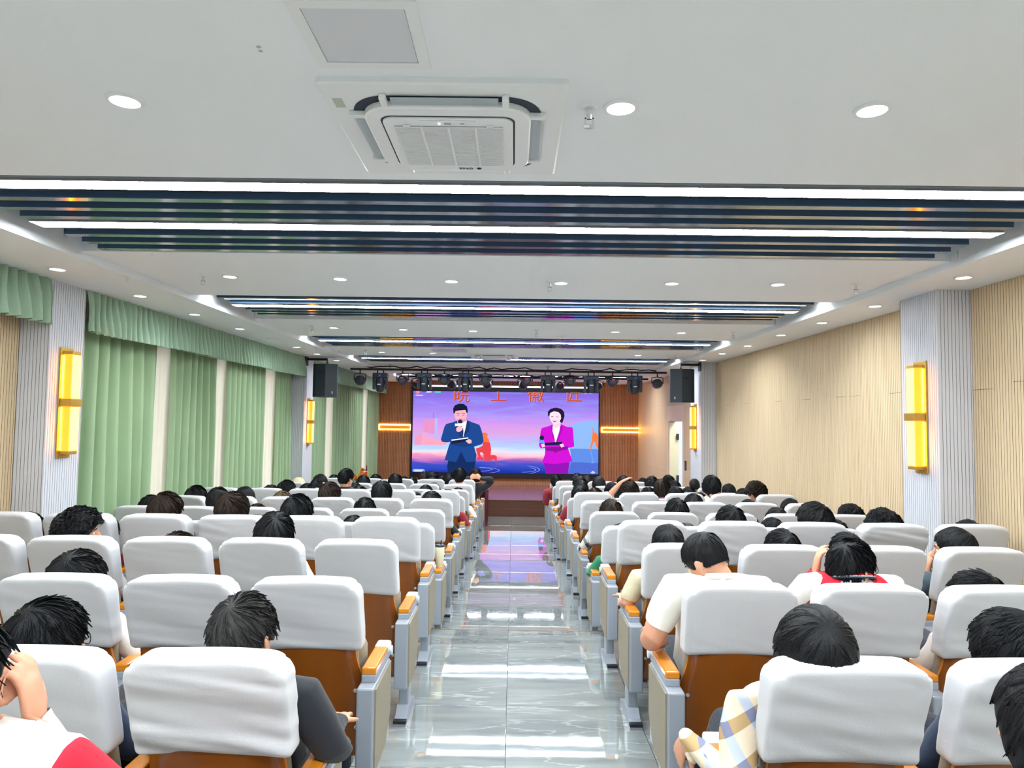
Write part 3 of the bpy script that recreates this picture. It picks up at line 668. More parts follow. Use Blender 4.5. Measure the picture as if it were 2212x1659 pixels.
for k, (x, y0, y1) in enumerate(((822, 806, 849), (917, 806, 848), (1006, 806, 849), (1184, 812, 850), (1277, 812, 851), (1371, 812, 854))):
    moving_head(x, y0, y1, PIPE1_Y, z1p, 'black moving head stage lamp, %s from the curtains on the front pipe' % ORD[k])
for k, (x, y0, y1, rd) in enumerate(((778, 808, 834, 0), (870, 808, 834, 1), (960, 809, 834, 0), (1048, 809, 834, 0), (1138, 811, 836, 1), (1231, 812, 836, 1), (1323, 813, 838, 1), (1420, 816, 841, 0))):
    par(x, y0, y1, PIPE1_Y, z1p, 'round black par lamp, %s from the curtains on the front pipe' % ORD[k], bool(rd))
for k, (x, y0, y1, rd) in enumerate(((901, 818, 841, 1), (976, 818, 843, 0), (1053, 820, 843, 0), (1130, 820, 844, 0), (1209, 821, 846, 1), (1292, 823, 846, 0))):
    par(x, y0, y1, PIPE2_Y, z2p, 'small black par lamp, %s from the curtains on the rear pipe' % ORD[k], bool(rd))

# ---- amber LED frames on the back wall
for (xa, xb, ya, yb, lb) in ((818, 888, 916, 929, 'amber LED light frame on the slatted wall on the curtain side of the screen'),
                             (1299, 1383, 923, 935, 'amber LED light frame on the slatted wall on the door side of the screen')):
    a, b = at(xa, ya, BACK_Y - 0.03), at(xb, yb, BACK_Y - 0.03); w = b.x - a.x; h = a.z - b.z
    t = empty('amber_wall_light', (a.x, BACK_Y - 0.03, b.z), lb, 'LED light', 'amber LED frames')
    for (lo_, hi_) in (((0, 0, 0), (w, 0.018, 0.03)), ((0, 0, h - 0.03), (w, 0.018, h)), ((0, 0, 0.03), (0.03, 0.018, h - 0.03)), ((w - 0.03, 0, 0.03), (w, 0.018, h - 0.03))):
        obj('led_strip', MB().box(lo_, hi_), M['amber'], t)
    obj('backing', MB().box((0.03, 0.012, 0.03), (w - 0.03, 0.02, h - 0.03)), mat('amber_backing', '#e0902a', 0.5), t)

# ---- big LED screen; the picture it shows is built as flat glowing shapes on its face
SX0, SX1, SZ0, SZ1, SY = -2.935, 2.475, 0.055, 2.70, BACK_Y - 0.10
screen = empty('led_screen', ((SX0 + SX1) / 2, SY, SZ0), 'large LED screen showing two presenters in suits on a purple sky', 'screen')
SCX = (SX0 + SX1) / 2
def sp(zx, zy):                              # enlargement coordinates of the picture -> the screen's own metres
    u = (zx - 146.0) / 1868.0; v = (1152.0 - (zy - 0.0165 * (zx - 146.0))) / 938.0
    return (SX0 - SCX + u * (SX1 - SX0), v * (SZ1 - SZ0))
bz = MB(); Wd, Hd = SX1 - SX0, SZ1 - SZ0
obj('bezel', MB().bevel_box((-Wd / 2, 0.0, 0), (Wd / 2, 0.08, Hd), 0.01), mat('bezel_black', '#0b1220', 0.35), screen)
def sky_material():
    m = bpy.data.materials.new('screen_sky'); m.use_nodes = True; nt = m.node_tree; N = nt.nodes.new; Lk = nt.links.new
    nt.nodes.remove(nt.nodes['Principled BSDF']); e = N('ShaderNodeEmission'); Lk(e.outputs[0], nt.nodes['Material Output'].inputs[0]); e.inputs[1].default_value = SCREEN
    tc = N('ShaderNodeTexCoord'); mp = N('ShaderNodeMapping'); mp.inputs['Scale'].default_value = (2.2, 1, 7); mp.inputs['Rotation'].default_value = (0, 0.1, 0); Lk(tc.outputs['Generated'], mp.inputs[0])
    ns = N('ShaderNodeTexNoise'); ns.inputs['Scale'].default_value = 1.6; ns.inputs['Detail'].default_value = 4; ns.inputs['Distortion'].default_value = 0.7; Lk(mp.outputs[0], ns.inputs['Vector'])
    sx = N('ShaderNodeSeparateXYZ'); Lk(tc.outputs['Generated'], sx.inputs[0])
    ma = N('ShaderNodeMath'); ma.operation = 'MULTIPLY_ADD'; ma.inputs[1].default_value = 0.14; Lk(ns.outputs['Fac'], ma.inputs[0])
    sb = N('ShaderNodeMath'); sb.operation = 'SUBTRACT'; sb.inputs[1].default_value = 0.07; Lk(sx.outputs['Z'], sb.inputs[0]); Lk(sb.outputs[0], ma.inputs[2])
    rp = N('ShaderNodeValToRGB'); Lk(ma.outputs[0], rp.inputs[0]); cr = rp.color_ramp
    st_ = [(0.0, '#1d2f94'), (0.07, '#2b44b4'), (0.125, '#4a4fb8'), (0.155, '#a066b8'), (0.19, '#d986b6'), (0.235, '#f3c4cf'), (0.27, '#cfd4ee'), (0.32, '#a6c6f2'),
           (0.40, '#b9a9e6'), (0.50, '#cf98d2'), (0.60, '#c78fdc'), (0.72, '#a184e0'), (0.84, '#8f74dc'), (1.0, '#7a5fd0')]
    while len(cr.elements) > 1: cr.elements.remove(cr.elements[-1])
    cr.elements[0].position = 0; cr.elements[0].color = (*srgb(st_[0][1]), 1)
    for (p_, c_) in st_[1:]:
        el = cr.elements.new(p_); el.color = (*srgb(c_), 1)
    n3 = N('ShaderNodeTexNoise'); n3.inputs['Scale'].default_value = 1.1; n3.inputs['Detail'].default_value = 5; n3.inputs['Distortion'].default_value = 1.2; Lk(mp.outputs[0], n3.inputs['Vector'])
    r3 = N('ShaderNodeValToRGB'); r3.color_ramp.elements[0].position = 0.5; r3.color_ramp.elements[1].position = 0.72; Lk(n3.outputs['Fac'], r3.inputs[0])
    g = N('ShaderNodeMath'); g.operation = 'GREATER_THAN'; g.inputs[1].default_value = 0.36; Lk(sx.outputs['Z'], g.inputs[0])
    mu = N('ShaderNodeMath'); mu.operation = 'MULTIPLY'; Lk(r3.outputs[0], mu.inputs[0]); Lk(g.outputs[0], mu.inputs[1])
    mu2 = N('ShaderNodeMath'); mu2.operation = 'MULTIPLY'; mu2.inputs[1].default_value = 0.55; Lk(mu.outputs[0], mu2.inputs[0])
    mx = N('ShaderNodeMix'); mx.data_type = 'RGBA'; Lk(mu2.outputs[0], mx.inputs[0]); Lk(rp.outputs[0], mx.inputs[6]); mx.inputs[7].default_value = (*srgb('#8fa8f0'), 1)
    Lk(mx.outputs[2], e.inputs[0]); return m
SCREEN = 0.53
x0, zt = sp(165, 283); x1, zb = sp(2000, 1133)
obj('picture', MB().add([(x0, -0.001, zb), (x1, -0.001, zb), (x1, -0.001, zt), (x0, -0.001, zt)], [(0, 1, 2, 3)]), sky_material(), screen)
xa, za = sp(310, 222); xb, zb2 = sp(1990, 272)
obj('white_band', MB().add([(xa, -0.001, zb2 + 0.015), (xb, -0.001, zb2 + 0.015), (xb, -0.001, za), (xa, -0.001, za)], [(0, 1, 2, 3)]), emission('screen_white', '#f2f0fb', 1.1), screen)
SCOL = {}
LAYER = [0.002]
def tri_poly(name, pts, color, parent=None, clip=True):
    """flat glowing outline on the screen"""
    if color not in SCOL: SCOL[color] = emission('screen_' + color.lstrip('#'), color, SCREEN)
    LAYER[0] += 0.0004; y = -LAYER[0]
    P = [sp(*p) for p in pts]
    P = [(x, min(max(z, zb), zt)) for x, z in P] if clip else P
    me = bpy.data.meshes.new(name)
    from mathutils.geometry import tessellate_polygon
    tr = tessellate_polygon([[Vector((x, z, 0)) for x, z in P]])
    me.from_pydata([(x, y, z) for x, z in P], [], [tuple(t_) for t_ in tr]); me.update()
    return obj(name, me, SCOL[color], parent or screen)
def ell(cx, cy, rx, ry, n=20, a0=0, a1=360):
    return [(cx + rx * math.cos(math.radians(a0 + (a1 - a0) * k / n)), cy + ry * math.sin(math.radians(a0 + (a1 - a0) * k / n))) for k in range(n + (0 if a1 - a0 == 360 else 1))]
# background
tri_poly('hill', [(1690, 660), (1760, 620), (1840, 598), (1920, 590), (2000, 592), (2000, 880), (1755, 870), (1735, 800)], '#86aee8')
tri_poly('lake', [(1720, 870), (2000, 880), (2000, 1133), (1700, 1128), (1730, 960)], '#5a84d8')
tri_poly('lake_deep', [(1735, 1010), (2000, 1020), (2000, 1133), (1700, 1128)], '#4a66c4')
tri_poly('sail_tower', [(277, 572), (328, 566), (332, 712), (272, 694)], '#d98ab8')
tri_poly('sail_tower', [(338, 566), (382, 562), (384, 718), (336, 712)], '#d58abf')
tri_poly('tower_edge', [(382, 562), (412, 560), (408, 735), (384, 718)], '#a9b0ea')
tri_poly('tower_mast', [(364, 506), (372, 506), (372, 562), (364, 562)], '#8f6fc0')
tri_poly('hull', [(262, 705), (330, 752), (420, 778), (500, 785), (500, 830), (262, 832)], '#e79bb4')
tri_poly('hull', [(182, 830), (196, 740), (212, 738), (236, 716), (256, 720), (258, 830)], '#e092b4')
for (cx, cy, rx, ry) in ((640, 1090, 390, 42), (700, 1080, 260, 24), (1180, 1085, 245, 48), (1260, 1085, 130, 26)):
    o_ = ell(cx, cy, rx, ry, 40); i_ = ell(cx, cy, rx - 8, ry - 4, 40)
    for k in (0,):
        tri_poly('ripple_ring', [p_ for p_ in ell(cx, cy, rx, ry, 24, -60, 95)] + [p_ for p_ in ell(cx, cy, rx - 9, ry - 4, 24, -60, 95)][::-1], '#8f8ae0')
# red kneeling figure and orange standing figure
tri_poly('kneeling_silhouette', [(852, 712), (878, 706), (905, 716), (908, 742), (898, 752), (918, 772), (936, 830), (944, 880), (938, 935), (982, 936), (1000, 950), (1002, 1002), (984, 1000), (976, 974), (930, 992),
                      (880, 994), (866, 920), (850, 905), (832, 912), (846, 952), (868, 962), (870, 980), (806, 982), (798, 976), (818, 950), (800, 905), (792, 866), (820, 862), (860, 838)], '#d9404a')
tri_poly('kneeling_glow', [(852, 712), (878, 706), (905, 716), (908, 742), (898, 752), (918, 772), (930, 810), (860, 800), (856, 740)], '#f2703c')
tri_poly('standing_silhouette', [(1940, 668), (1952, 672), (1952, 705), (1962, 712), (1976, 708), (1984, 722), (1998, 745), (2000, 880), (1990, 882), (1966, 810), (1952, 808), (1925, 884), (1912, 884), (1938, 780), (1930, 770), (1942, 720)], '#f0763e')
tri_poly('figure_reflection', [(1914, 890), (1926, 890), (1946, 960), (1962, 1020), (1930, 1022), (1940, 985), (1924, 930)], '#6f8fdc')
# presenter in a navy suit
tri_poly('navy_trousers', [(540, 890), (760, 890), (795, 985), (784, 1060), (770, 1128), (522, 1120), (512, 1050)], '#152a5c')
tri_poly('navy_jacket', [(598, 588), (560, 602), (495, 620), (478, 650), (458, 730), (446, 775), (458, 800), (500, 806), (540, 800), (520, 860), (486, 985), (600, 1005), (648, 900), (700, 1006), (792, 998), (800, 930),
                  (775, 850), (800, 842), (850, 826), (868, 790), (858, 730), (838, 660), (822, 628), (760, 606), (700, 580)], '#1d4488')
tri_poly('navy_jacket_shade', [(648, 760), (700, 770), (735, 800), (750, 840), (690, 850), (600, 842), (548, 822), (552, 790), (600, 780)], '#183a74')
tri_poly('shirt_front', [(604, 590), (700, 582), (692, 650), (668, 752), (640, 720), (618, 650)], '#e9eaf6')
tri_poly('tie', [(640, 664), (664, 660), (668, 700), (664, 752), (640, 756), (624, 720)], '#23366e')
tri_poly('lapel', [(598, 592), (620, 650), (642, 756), (600, 700), (585, 640)], '#173669')
tri_poly('lapel', [(702, 582), (690, 650), (668, 756), (720, 690), (728, 620)], '#173669')
tri_poly('face', [(574, 500), (584, 478), (640, 470), (690, 480), (702, 510), (696, 548), (682, 584), (650, 604), (616, 598), (590, 572), (576, 540)], '#eaa8b8')
tri_poly('neck', [(600, 572), (690, 566), (694, 590), (648, 612), (604, 598)], '#d995a8')
tri_poly('hair', [(566, 512), (562, 462), (578, 430), (620, 414), (664, 416), (698, 442), (706, 478), (704, 516), (692, 500), (684, 478), (640, 482), (600, 486), (584, 492), (578, 514)], '#161c34')
tri_poly('brow_line', [(596, 512), (628, 508), (628, 514), (598, 518)], '#6a3f58'); tri_poly('brow_line', [(646, 508), (680, 510), (680, 516), (648, 514)], '#6a3f58')
tri_poly('eye_line', [(600, 528), (626, 526), (624, 532), (602, 533)], '#4a2c48'); tri_poly('eye_line', [(650, 526), (676, 528), (674, 534), (652, 532)], '#4a2c48')
tri_poly('mouth_line', [(616, 570), (656, 568), (650, 578), (624, 580)], '#c06078')
tri_poly('microphone', ell(634, 598, 24, 22), '#20283e'); tri_poly('microphone', [(616, 640), (656, 640), (650, 700), (622, 700)], '#20283e')
tri_poly('mic_flag', [(582, 616), (672, 612), (670, 638), (584, 642)], '#dfe8fa')
tri_poly('hand', [(596, 660), (620, 642), (652, 644), (660, 672), (646, 690), (620, 704), (598, 690)], '#eeb4bc')
tri_poly('folder', [(550, 782), (716, 762), (722, 790), (640, 808), (552, 824)], '#1a2040'); tri_poly('folder_edge', [(550, 778), (716, 756), (718, 766), (552, 790)], '#e8ebf6')
tri_poly('hand', [(690, 790), (722, 772), (748, 784), (750, 812), (724, 822), (704, 806)], '#eeb4bc')
# presenter in a magenta suit
tri_poly('magenta_trousers', [(1462, 1010), (1712, 1012), (1704, 1134), (1484, 1132)], '#8c14a8')
tri_poly('magenta_jacket', [(1545, 628), (1500, 648), (1442, 662), (1430, 690), (1424, 740), (1414, 840), (1430, 870), (1478, 866), (1474, 930), (1444, 1016), (1580, 1028), (1746, 1002), (1712, 900), (1700, 866), (1740, 862), (1762, 850),
                    (1752, 740), (1748, 672), (1738, 656), (1690, 654), (1630, 626)], '#c414c8')
tri_poly('magenta_shadow', [(1474, 860), (1700, 850), (1698, 880), (1600, 900), (1580, 918), (1556, 900), (1478, 892)], '#86128e')
tri_poly('blouse', [(1548, 640), (1622, 634), (1612, 700), (1580, 808), (1566, 800), (1546, 700)], '#f4eefc')
tri_poly('magenta_lapel', [(1545, 630), (1530, 660), (1548, 760), (1576, 812), (1560, 740), (1544, 690)], '#a410ae'); tri_poly('magenta_lapel', [(1630, 628), (1650, 668), (1600, 800), (1580, 812), (1604, 740), (1620, 690)], '#a410ae')
tri_poly('neck', [(1548, 600), (1622, 596), (1626, 640), (1580, 664), (1548, 644)], '#eec4d6')
tri_poly('hair', [(1500, 540), (1498, 500), (1524, 470), (1576, 458), (1630, 470), (1658, 502), (1664, 540), (1650, 590), (1640, 618), (1618, 600), (1610, 520), (1520, 520), (1510, 550)], '#241a30')
tri_poly('face', [(1514, 548), (1520, 512), (1560, 494), (1604, 504), (1626, 530), (1630, 568), (1612, 604), (1580, 624), (1548, 616), (1524, 588)], '#f4cfe0')
tri_poly('eye_line', [(1530, 546), (1554, 544), (1552, 551), (1532, 552)], '#5a3048'); tri_poly('eye_line', [(1580, 546), (1606, 550), (1604, 556), (1582, 552)], '#5a3048')
tri_poly('mouth_line', [(1544, 592), (1590, 592), (1576, 604), (1556, 604)], '#d0446c')
tri_poly('microphone', ell(1442, 762, 22, 24), '#1c2236'); tri_poly('mic_flag', [(1408, 780), (1462, 790), (1472, 822), (1420, 812)], '#5a9af0')
tri_poly('folder', [(1470, 812), (1640, 804), (1646, 836), (1476, 840)], '#1a2040')
tri_poly('hand', [(1434, 830), (1464, 822), (1474, 850), (1446, 862)], '#f0c4d4'); tri_poly('hand', [(1616, 830), (1650, 822), (1664, 850), (1634, 862)], '#f0c4d4')
# headline characters, their tops cut off by the edge of the picture
for (ch, zx, s_) in (('皖', 645, 0.50), ('工', 1010, 0.50), ('徽', 1382, 0.50), ('匠', 1758, 0.50)):
    me = text_mesh(ch, s_)
    import bmesh
    bm = bmesh.new(); bm.from_mesh(me)
    cx, cz = sp(zx, 334)
    bmesh.ops.bisect_plane(bm, geom=bm.verts[:] + bm.edges[:] + bm.faces[:], plane_co=(0, zt - cz, 0), plane_no=(0, 1, 0), clear_outer=True)
    bm.to_mesh(me); bm.free()
    o = obj('headline_character', me, emission('headline_red', '#b4452e', SCREEN), screen, (cx, -0.030, cz)); o.rotation_euler = (math.pi / 2, 0, 0)
    me2 = me.copy(); me2.materials.clear()
    o2 = obj('headline_edge', me2, emission('headline_orange', '#f09a6a', SCREEN), screen, (cx - 0.012, -0.029, cz + 0.008)); o2.rotation_euler = (math.pi / 2, 0, 0)
tri_poly('channel_badge', ell(210, 296, 20, 16), '#f07a90'); tri_poly('caption_pill', [(295, 288), (345, 286), (345, 300), (295, 302)], '#c9c4f4')
tri_poly('live_pill', [(378, 284), (436, 286), (436, 306), (378, 304)], '#4ac4a8'); tri_poly('caption_line', [(190, 322), (262, 324), (262, 332), (190, 330)], '#d0c8f4')
tri_poly('comment_pill', [(186, 1070), (280, 1072), (296, 1086), (282, 1104), (186, 1102), (170, 1086)], '#8aa0ea'); tri_poly('comment_line', [(192, 1082), (268, 1083), (268, 1092), (192, 1091)], '#d4dcfa')
tri_poly('lotus_mark', [(1922, 1116), (1946, 1096), (1972, 1116), (1946, 1126)], '#b9c4f2')
for x in (1820, 1870, 1920): tri_poly('corner_dot', ell(x, 312, 7, 6, 10), '#c9b8f4')

# ---- table at the front and a flower arrangement on the stage
t = empty('table', (-1.12, 15.0, LEVEL[3]), 'dark red wooden table at the aisle end before the stage', 'table')
obj('table_top', MB().bevel_box((-0.62, -0.27, 0.73), (0.62, 0.27, 0.76), 0.006), M['red_wood'], t)
for sx in (-0.57, 0.57):
    for sy in (-0.23, 0.23): obj('leg', MB().bevel_box((sx - 0.025, sy - 0.025, 0), (sx + 0.025, sy + 0.025, 0.73), 0.004), M['red_wood'], t)
obj('modesty_panel', MB().box((-0.55, 0.2, 0.3), (0.55, 0.22, 0.72)), M['red_wood'], t)
fp = at(782, 1030, 16.7)
t = empty('flower_arrangement', (fp.x, 16.75, STAGE_Z), 'orange and yellow flower arrangement standing before the stage curtain', 'flowers')
obj('stand', MB().lathe([(0.12, 0), (0.12, 0.02), (0.03, 0.04), (0.03, 0.12), (0.1, 0.16), (0.13, 0.26), (0.12, 0.27)], 16), M['walnut'], t)
rng = random.Random(3)
FC = [mat('flower_orange', '#e8701c', 0.6), mat('flower_peach', '#f0a07a', 0.6), mat('flower_yellow', '#e9cf26', 0.6), mat('flower_white', '#f2efe2', 0.6)]
leafm = mat('flower_leaf', '#5d7a2a', 0.6)
def bloom(r, n=7):
    mb = MB()
    for ringi, (rr, up) in enumerate(((1.0, 0.25), (0.6, 0.5))):
        for k in range(n):
            a = 2 * math.pi * (k + 0.5 * ringi) / n; ca, sa = math.cos(a), math.sin(a); w = 0.42 * r * rr
            mb.add([(0, 0, 0), (ca * r * rr * 0.6 - sa * w, sa * r * rr * 0.6 + ca * w, up * r * 0.7), (ca * r * rr, sa * r * rr, up * r), (ca * r * rr * 0.6 + sa * w, sa * r * rr * 0.6 - ca * w, up * r * 0.7)], [(0, 3, 2, 1)])
    mb.lathe([(0.0, 0.0), (0.22 * r, 0.1 * r), (0.18 * r, 0.4 * r), (0.0, 0.5 * r)], 8)
    return mb.mesh('bloom')
BL = [bloom(0.055), bloom(0.045, 6), bloom(0.05, 8), bloom(0.05, 10)]
for k in range(40):
    a = rng.uniform(0, 6.28); rr = rng.uniform(0, 0.2); z = 0.30 + rng.uniform(0, 0.30) * (1 - rr * 2) + 0.05
    ci = rng.choice([0, 0, 1, 1, 2, 2]) if k > 2 else 3
    x, y = rr * math.cos(a), rr * math.sin(a)
    if k == 0: x, y, z = -0.2, -0.12, 0.42
    o = obj('bloom', BL[ci], FC[ci], t, (x, y - 0.05, z)); o.rotation_euler = (1.2 - rng.uniform(0, 0.6), rng.uniform(-0.4, 0.4), 0)
lm = MB().add([(0, 0, 0), (0.02, 0, 0.06), (0, 0.01, 0.14), (-0.02, 0, 0.06)], [(0, 1, 2, 3)]).mesh('leaf')
for k in range(26):
    a = rng.uniform(0, 6.28); o = obj('leaf', lm, leafm, t, (0.12 * math.cos(a), 0.12 * math.sin(a), 0.26)); o.rotation_euler = (rng.uniform(-0.9, 0.9), rng.uniform(-0.9, 0.9), a)
obj('spike', MB().tube([(0.05, 0, 0.3), (0.09, 0, 0.62), (0.1, 0, 0.74)], [0.006, 0.022, 0.006], 7), mat('dark_red_spike', '#7a2a30', 0.7), t)
# ================================================================== AUDITORIUM CHAIRS
def lean(z):                                  # how far the back stands forward of its top, by height
    return 0.30 * (1.0 - max(z, 0.45)) + 0.10 * max(0.0, 0.45 - z)
def fnoise(p, seed):
    s = 0.0
    for k in range(5):
        a, b, c, d = SEEDS[(seed * 5 + k) % len(SEEDS)]
        s += math.sin(p[0] * a * (1 + k * 0.8) + p[1] * b + p[2] * c * (1 + k) + d) / (1 + k * 0.6)
    return s / 2.6
_r = random.Random(5); SEEDS = [(_r.uniform(4, 11), _r.uniform(4, 10), _r.uniform(16, 42), _r.uniform(0, 6.28)) for _ in range(60)]
def cover_mesh(seed, wrinkle):
    def fn(V):
        out = []
        for p in V:
            x, y, z = p; tz = (z - 0.70) / 0.30
            y = 0.06 + (y - 0.06) * (0.72 + 0.28 * min(1, max(0, tz)))
            x *= 1.0 + 0.012 * math.sin(9 * z + seed) - 0.02 * max(0, 0.25 - tz)
            qx, qs = abs(x) - (0.2325 - 0.07), z - (1.01 - 0.07)          # round the two upper corners
            if qx > 0 and qs > 0:
                k_ = max(qx, qs) / math.hypot(qx, qs); x = math.copysign(0.2325 - 0.07 + qx * k_, x); z = 1.01 - 0.07 + qs * k_
            w = wrinkle * fnoise((x, y, z), seed) * (0.35 + 0.65 * (1 - tz))
            back = 1.0 if p[1] < 0.03 else 0.35
            y2 = y - 0.007 * w * back; z2 = z + 0.004 * w * tz - (0.008 * (x / 0.23) ** 2 if tz < 0.1 else 0)
            x2 = x + 0.003 * w * (1 if abs(p[0]) > 0.22 else 0)
            z2 += 0.006 * math.cos(x * 7) * (1 if tz > 0.9 else 0)
            out.append((x2, y2 + lean(z), z2))
        return np.array(out)
    return MB().rbox((0, 0.06, 0.855), (0.465, 0.135, 0.31), 0.024, 22, 0, fn).mesh('headrest_cover', True)
COVERS = [cover_mesh(s, w) for s, w in ((0, 0.55), (1, 0.9), (2, 1.3), (3, 0.7), (4, 1.0), (5, 0.45))]
COVER_WILD = cover_mesh(7, 2.2)

def back_panel_mesh():
    prof = [(0.985, 0.20), (0.90, 0.212), (0.80, 0.208), (0.72, 0.203), (0.68, 0.2025), (0.64, 0.206), (0.61, 0.213), (0.58, 0.222), (0.55, 0.229), (0.52, 0.232), (0.40, 0.232), (0.30, 0.232), (0.23, 0.230), (0.205, 0.224), (0.20, 0.215)]
    nx = 10; V = []; F = []; mi = []
    for side in (0, 1):
        for (z, hw) in prof:
            for i in range(nx + 1):
                u = -1 + 2 * i / nx; V.append((u * hw, 0.018 + lean(z) + 0.022 * u * u + side * 0.014, z))
    R = len(prof); S = R * (nx + 1)
    for j in range(R - 1):
        for i in range(nx):
            q = j * (nx + 1) + i
            F.append((q, q + nx + 1, q + nx + 2, q + 1)); mi.append(0)
            F.append((S + q, S + q + 1, S + q + nx + 2, S + q + nx + 1)); mi.append(0)
    rim = [i for i in range(nx + 1)] + [j * (nx + 1) + nx for j in range(1, R)] + [(R - 1) * (nx + 1) + i for i in range(nx - 1, -1, -1)] + [j * (nx + 1) for j in range(R - 2, 0, -1)]
    for k in range(len(rim)):
        a, b = rim[k], rim[(k + 1) % len(rim)]; F.append((a, b, S + b, S + a)); mi.append(1)
    mb = MB(); mb.v = V; mb.f = F; mb.m = mi
    me = mb.mesh('back_panel')
    for p_ in me.polygons: p_.use_smooth = (p_.material_index == 0)
    return me
PANEL = back_panel_mesh()
def shear(V): return np.array([(x, y + lean(z), z) for x, y, z in V])
CUSHION = MB().rbox((0, 0.098, 0.69), (0.40, 0.07, 0.50), 0.03, 10, 0, shear).mesh('back_cushion', True)
SEAT_UP = MB().rbox((0, 0.315, 0.50), (0.43, 0.12, 0.40), 0.05, 8).mesh('seat', True)
SEAT_DOWN = MB().rbox((0, 0.415, 0.385), (0.43, 0.37, 0.11), 0.045, 8).mesh('seat', True)
HINGE = MB().bevel_box((-0.17, 0.22, 0.13), (0.17, 0.30, 0.26), 0.02).mesh('hinge_box')
BOLT = MB().lathe([(0.0, -0.006), (0.007, -0.006), (0.009, -0.003), (0.009, 0.003)], 12, axis='y').mesh('bolt')
# arm stand (origin at the floor under the arm, x across, y forward)
AW = 0.037
STAND = MB().bevel_box((-AW, 0.03, 0.20), (AW, 0.42, 0.565), 0.008).bevel_box((-AW * 0.85, 0.10, 0.563), (AW * 0.85, 0.47, 0.598), 0.006).mesh('arm_stand')
CAP = MB().bevel_box((-AW * 0.9, 0.385, 0.594), (AW * 0.9, 0.475, 0.632), 0.010).lathe([(0.022, -AW - 0.004), (0.022, AW + 0.004)], 16, (0, 0.45, 0.59), axis='x').mesh('arm_cap')
PAD = MB().bevel_box((-AW * 0.85, 0.10, 0.597), (AW * 0.85, 0.386, 0.628), 0.007).mesh('arm_pad')
def insert_mesh():
    V = []; P = [(0.05, 0.555), (0.41, 0.555), (0.41, 0.33), (0.30, 0.215), (0.05, 0.21)]
    for x in (AW - 0.002, AW + 0.007):
        V += [(x, y, z) for y, z in P]
    n = 5; F = [tuple(range(n))[::-1], tuple(range(n, 2 * n))] + [(k, (k + 1) % n, n + (k + 1) % n, n + k) for k in range(n)]
    return MB().add(V, F).mesh('side_insert')
INSERT = insert_mesh()
LEG = MB().bevel_box((-0.027, 0.16, 0.05), (0.027, 0.27, 0.205), 0.008).mesh('leg')
def foot_mesh():
    pr_ = [(0.03, 0.0), (0.03, 0.028), (0.10, 0.034), (0.155, 0.07), (0.275, 0.07), (0.33, 0.034), (0.40, 0.028), (0.40, 0.0)]
    n = len(pr_); V = [(-0.034, y, z) for y, z in pr_] + [(0.034, y, z) for y, z in pr_]
    F = [tuple(range(n)), tuple(range(n, 2 * n))[::-1]] + [((k + 1) % n, k, n + k, n + (k + 1) % n) for k in range(n)]
    return MB().add(V, F).mesh('foot')
FOOT = foot_mesh()
RUB = MB().bevel_box((-0.036, 0.026, 0.014), (0.036, 0.060, 0.034), 0.004).mesh('foot_cap')
def arm(parent, x, outer, full=True):
    s = obj('arm_stand', STAND, M['steel'], parent, (x, 0, 0))
    obj('arm_pad', PAD, M['arm_wood'], s); obj('arm_cap', CAP, M['steel_light'], s)
    if full or outer:
        i_ = obj('side_insert', INSERT, M['fabric'], s)
        if outer < 0: i_.scale = (-1, 1, 1)
    lg = obj('leg', LEG, M['steel'], parent, (x, 0, 0)); obj('foot', FOOT, M['steel'], parent, (x, 0, 0)); obj('foot_cap', RUB, M['rubber'], parent, (x, 0, 0))
CHAIR_POS = {}
OCC = set()                                    # (row, side, seat) filled by people, set below
def build_chairs():
    n = 0; rng = random.Random(11)
    for ri, r in enumerate(ROWS):
        for side in 'LR':
            xs = LEFT_X if side == 'L' else RIGHT_X; pitch = 0.536 if side == 'L' else 0.556; sgn = -1 if side == 'L' else 1
            for k, x in enumerate(xs):
                if not seat_ok(r, side, k): continue
                occ = (r, side, k) in OCC
                seatw = 'aisle seat' if k == 0 else '%s seat from the aisle' % ORD[k]
                t = empty('auditorium_chair', (x, ROW_Y[r], level_of_row(r)), 'white-covered auditorium chair, %s, %s row from the camera, %s' % (SIDE[side], ORD[ri], seatw),
                          'chair', 'auditorium chairs')
                wild = (r, side, k) in (('A', 'L', 0), ('D', 'R', 3))
                obj('headrest_cover', COVER_WILD if wild else COVERS[rng.randrange(6)], M['cloth'], t)
                obj('back_panel', PANEL, [M['ply'], M['ply_edge']], t); obj('back_cushion', CUSHION, M['fabric'], t)
                if (r, side, k) == ('D', 'L', 3):            # faint ink marks on one cover
                    for (mx_, mw, mh) in ((-0.15, 0.004, 0.02), (-0.135, 0.012, 0.012), (-0.118, 0.004, 0.025), (-0.10, 0.014, 0.018), (0.0, 0.014, 0.03), (0.025, 0.010, 0.03), (0.045, 0.014, 0.034), (0.065, 0.008, 0.03)):
                        obj('ink_mark', MB().box((mx_, lean(0.85) - 0.006, 0.845), (mx_ + mw * 0.35, lean(0.85) - 0.001, 0.845 + mh)), M['grey_plastic'], t)
                obj('seat', SEAT_DOWN if occ else SEAT_UP, M['fabric'], t)
                if ri < 11: obj('hinge_box', HINGE, M['black2'], t)
                if ri < 8:
                    for bx_ in (-0.195, 0.195):
                        for bz_ in (0.50, 0.33): obj('bolt', BOLT, M['bolt'], t, (bx_, 0.017 + lean(bz_) + 0.022 * (bx_ / 0.232) ** 2, bz_))
                arm(t, -sgn * pitch / 2, -sgn if k == 0 else 0, k == 0)
                if not seat_ok(r, side, k + 1) or k == len(xs) - 1: arm(t, sgn * pitch / 2, 0, False)
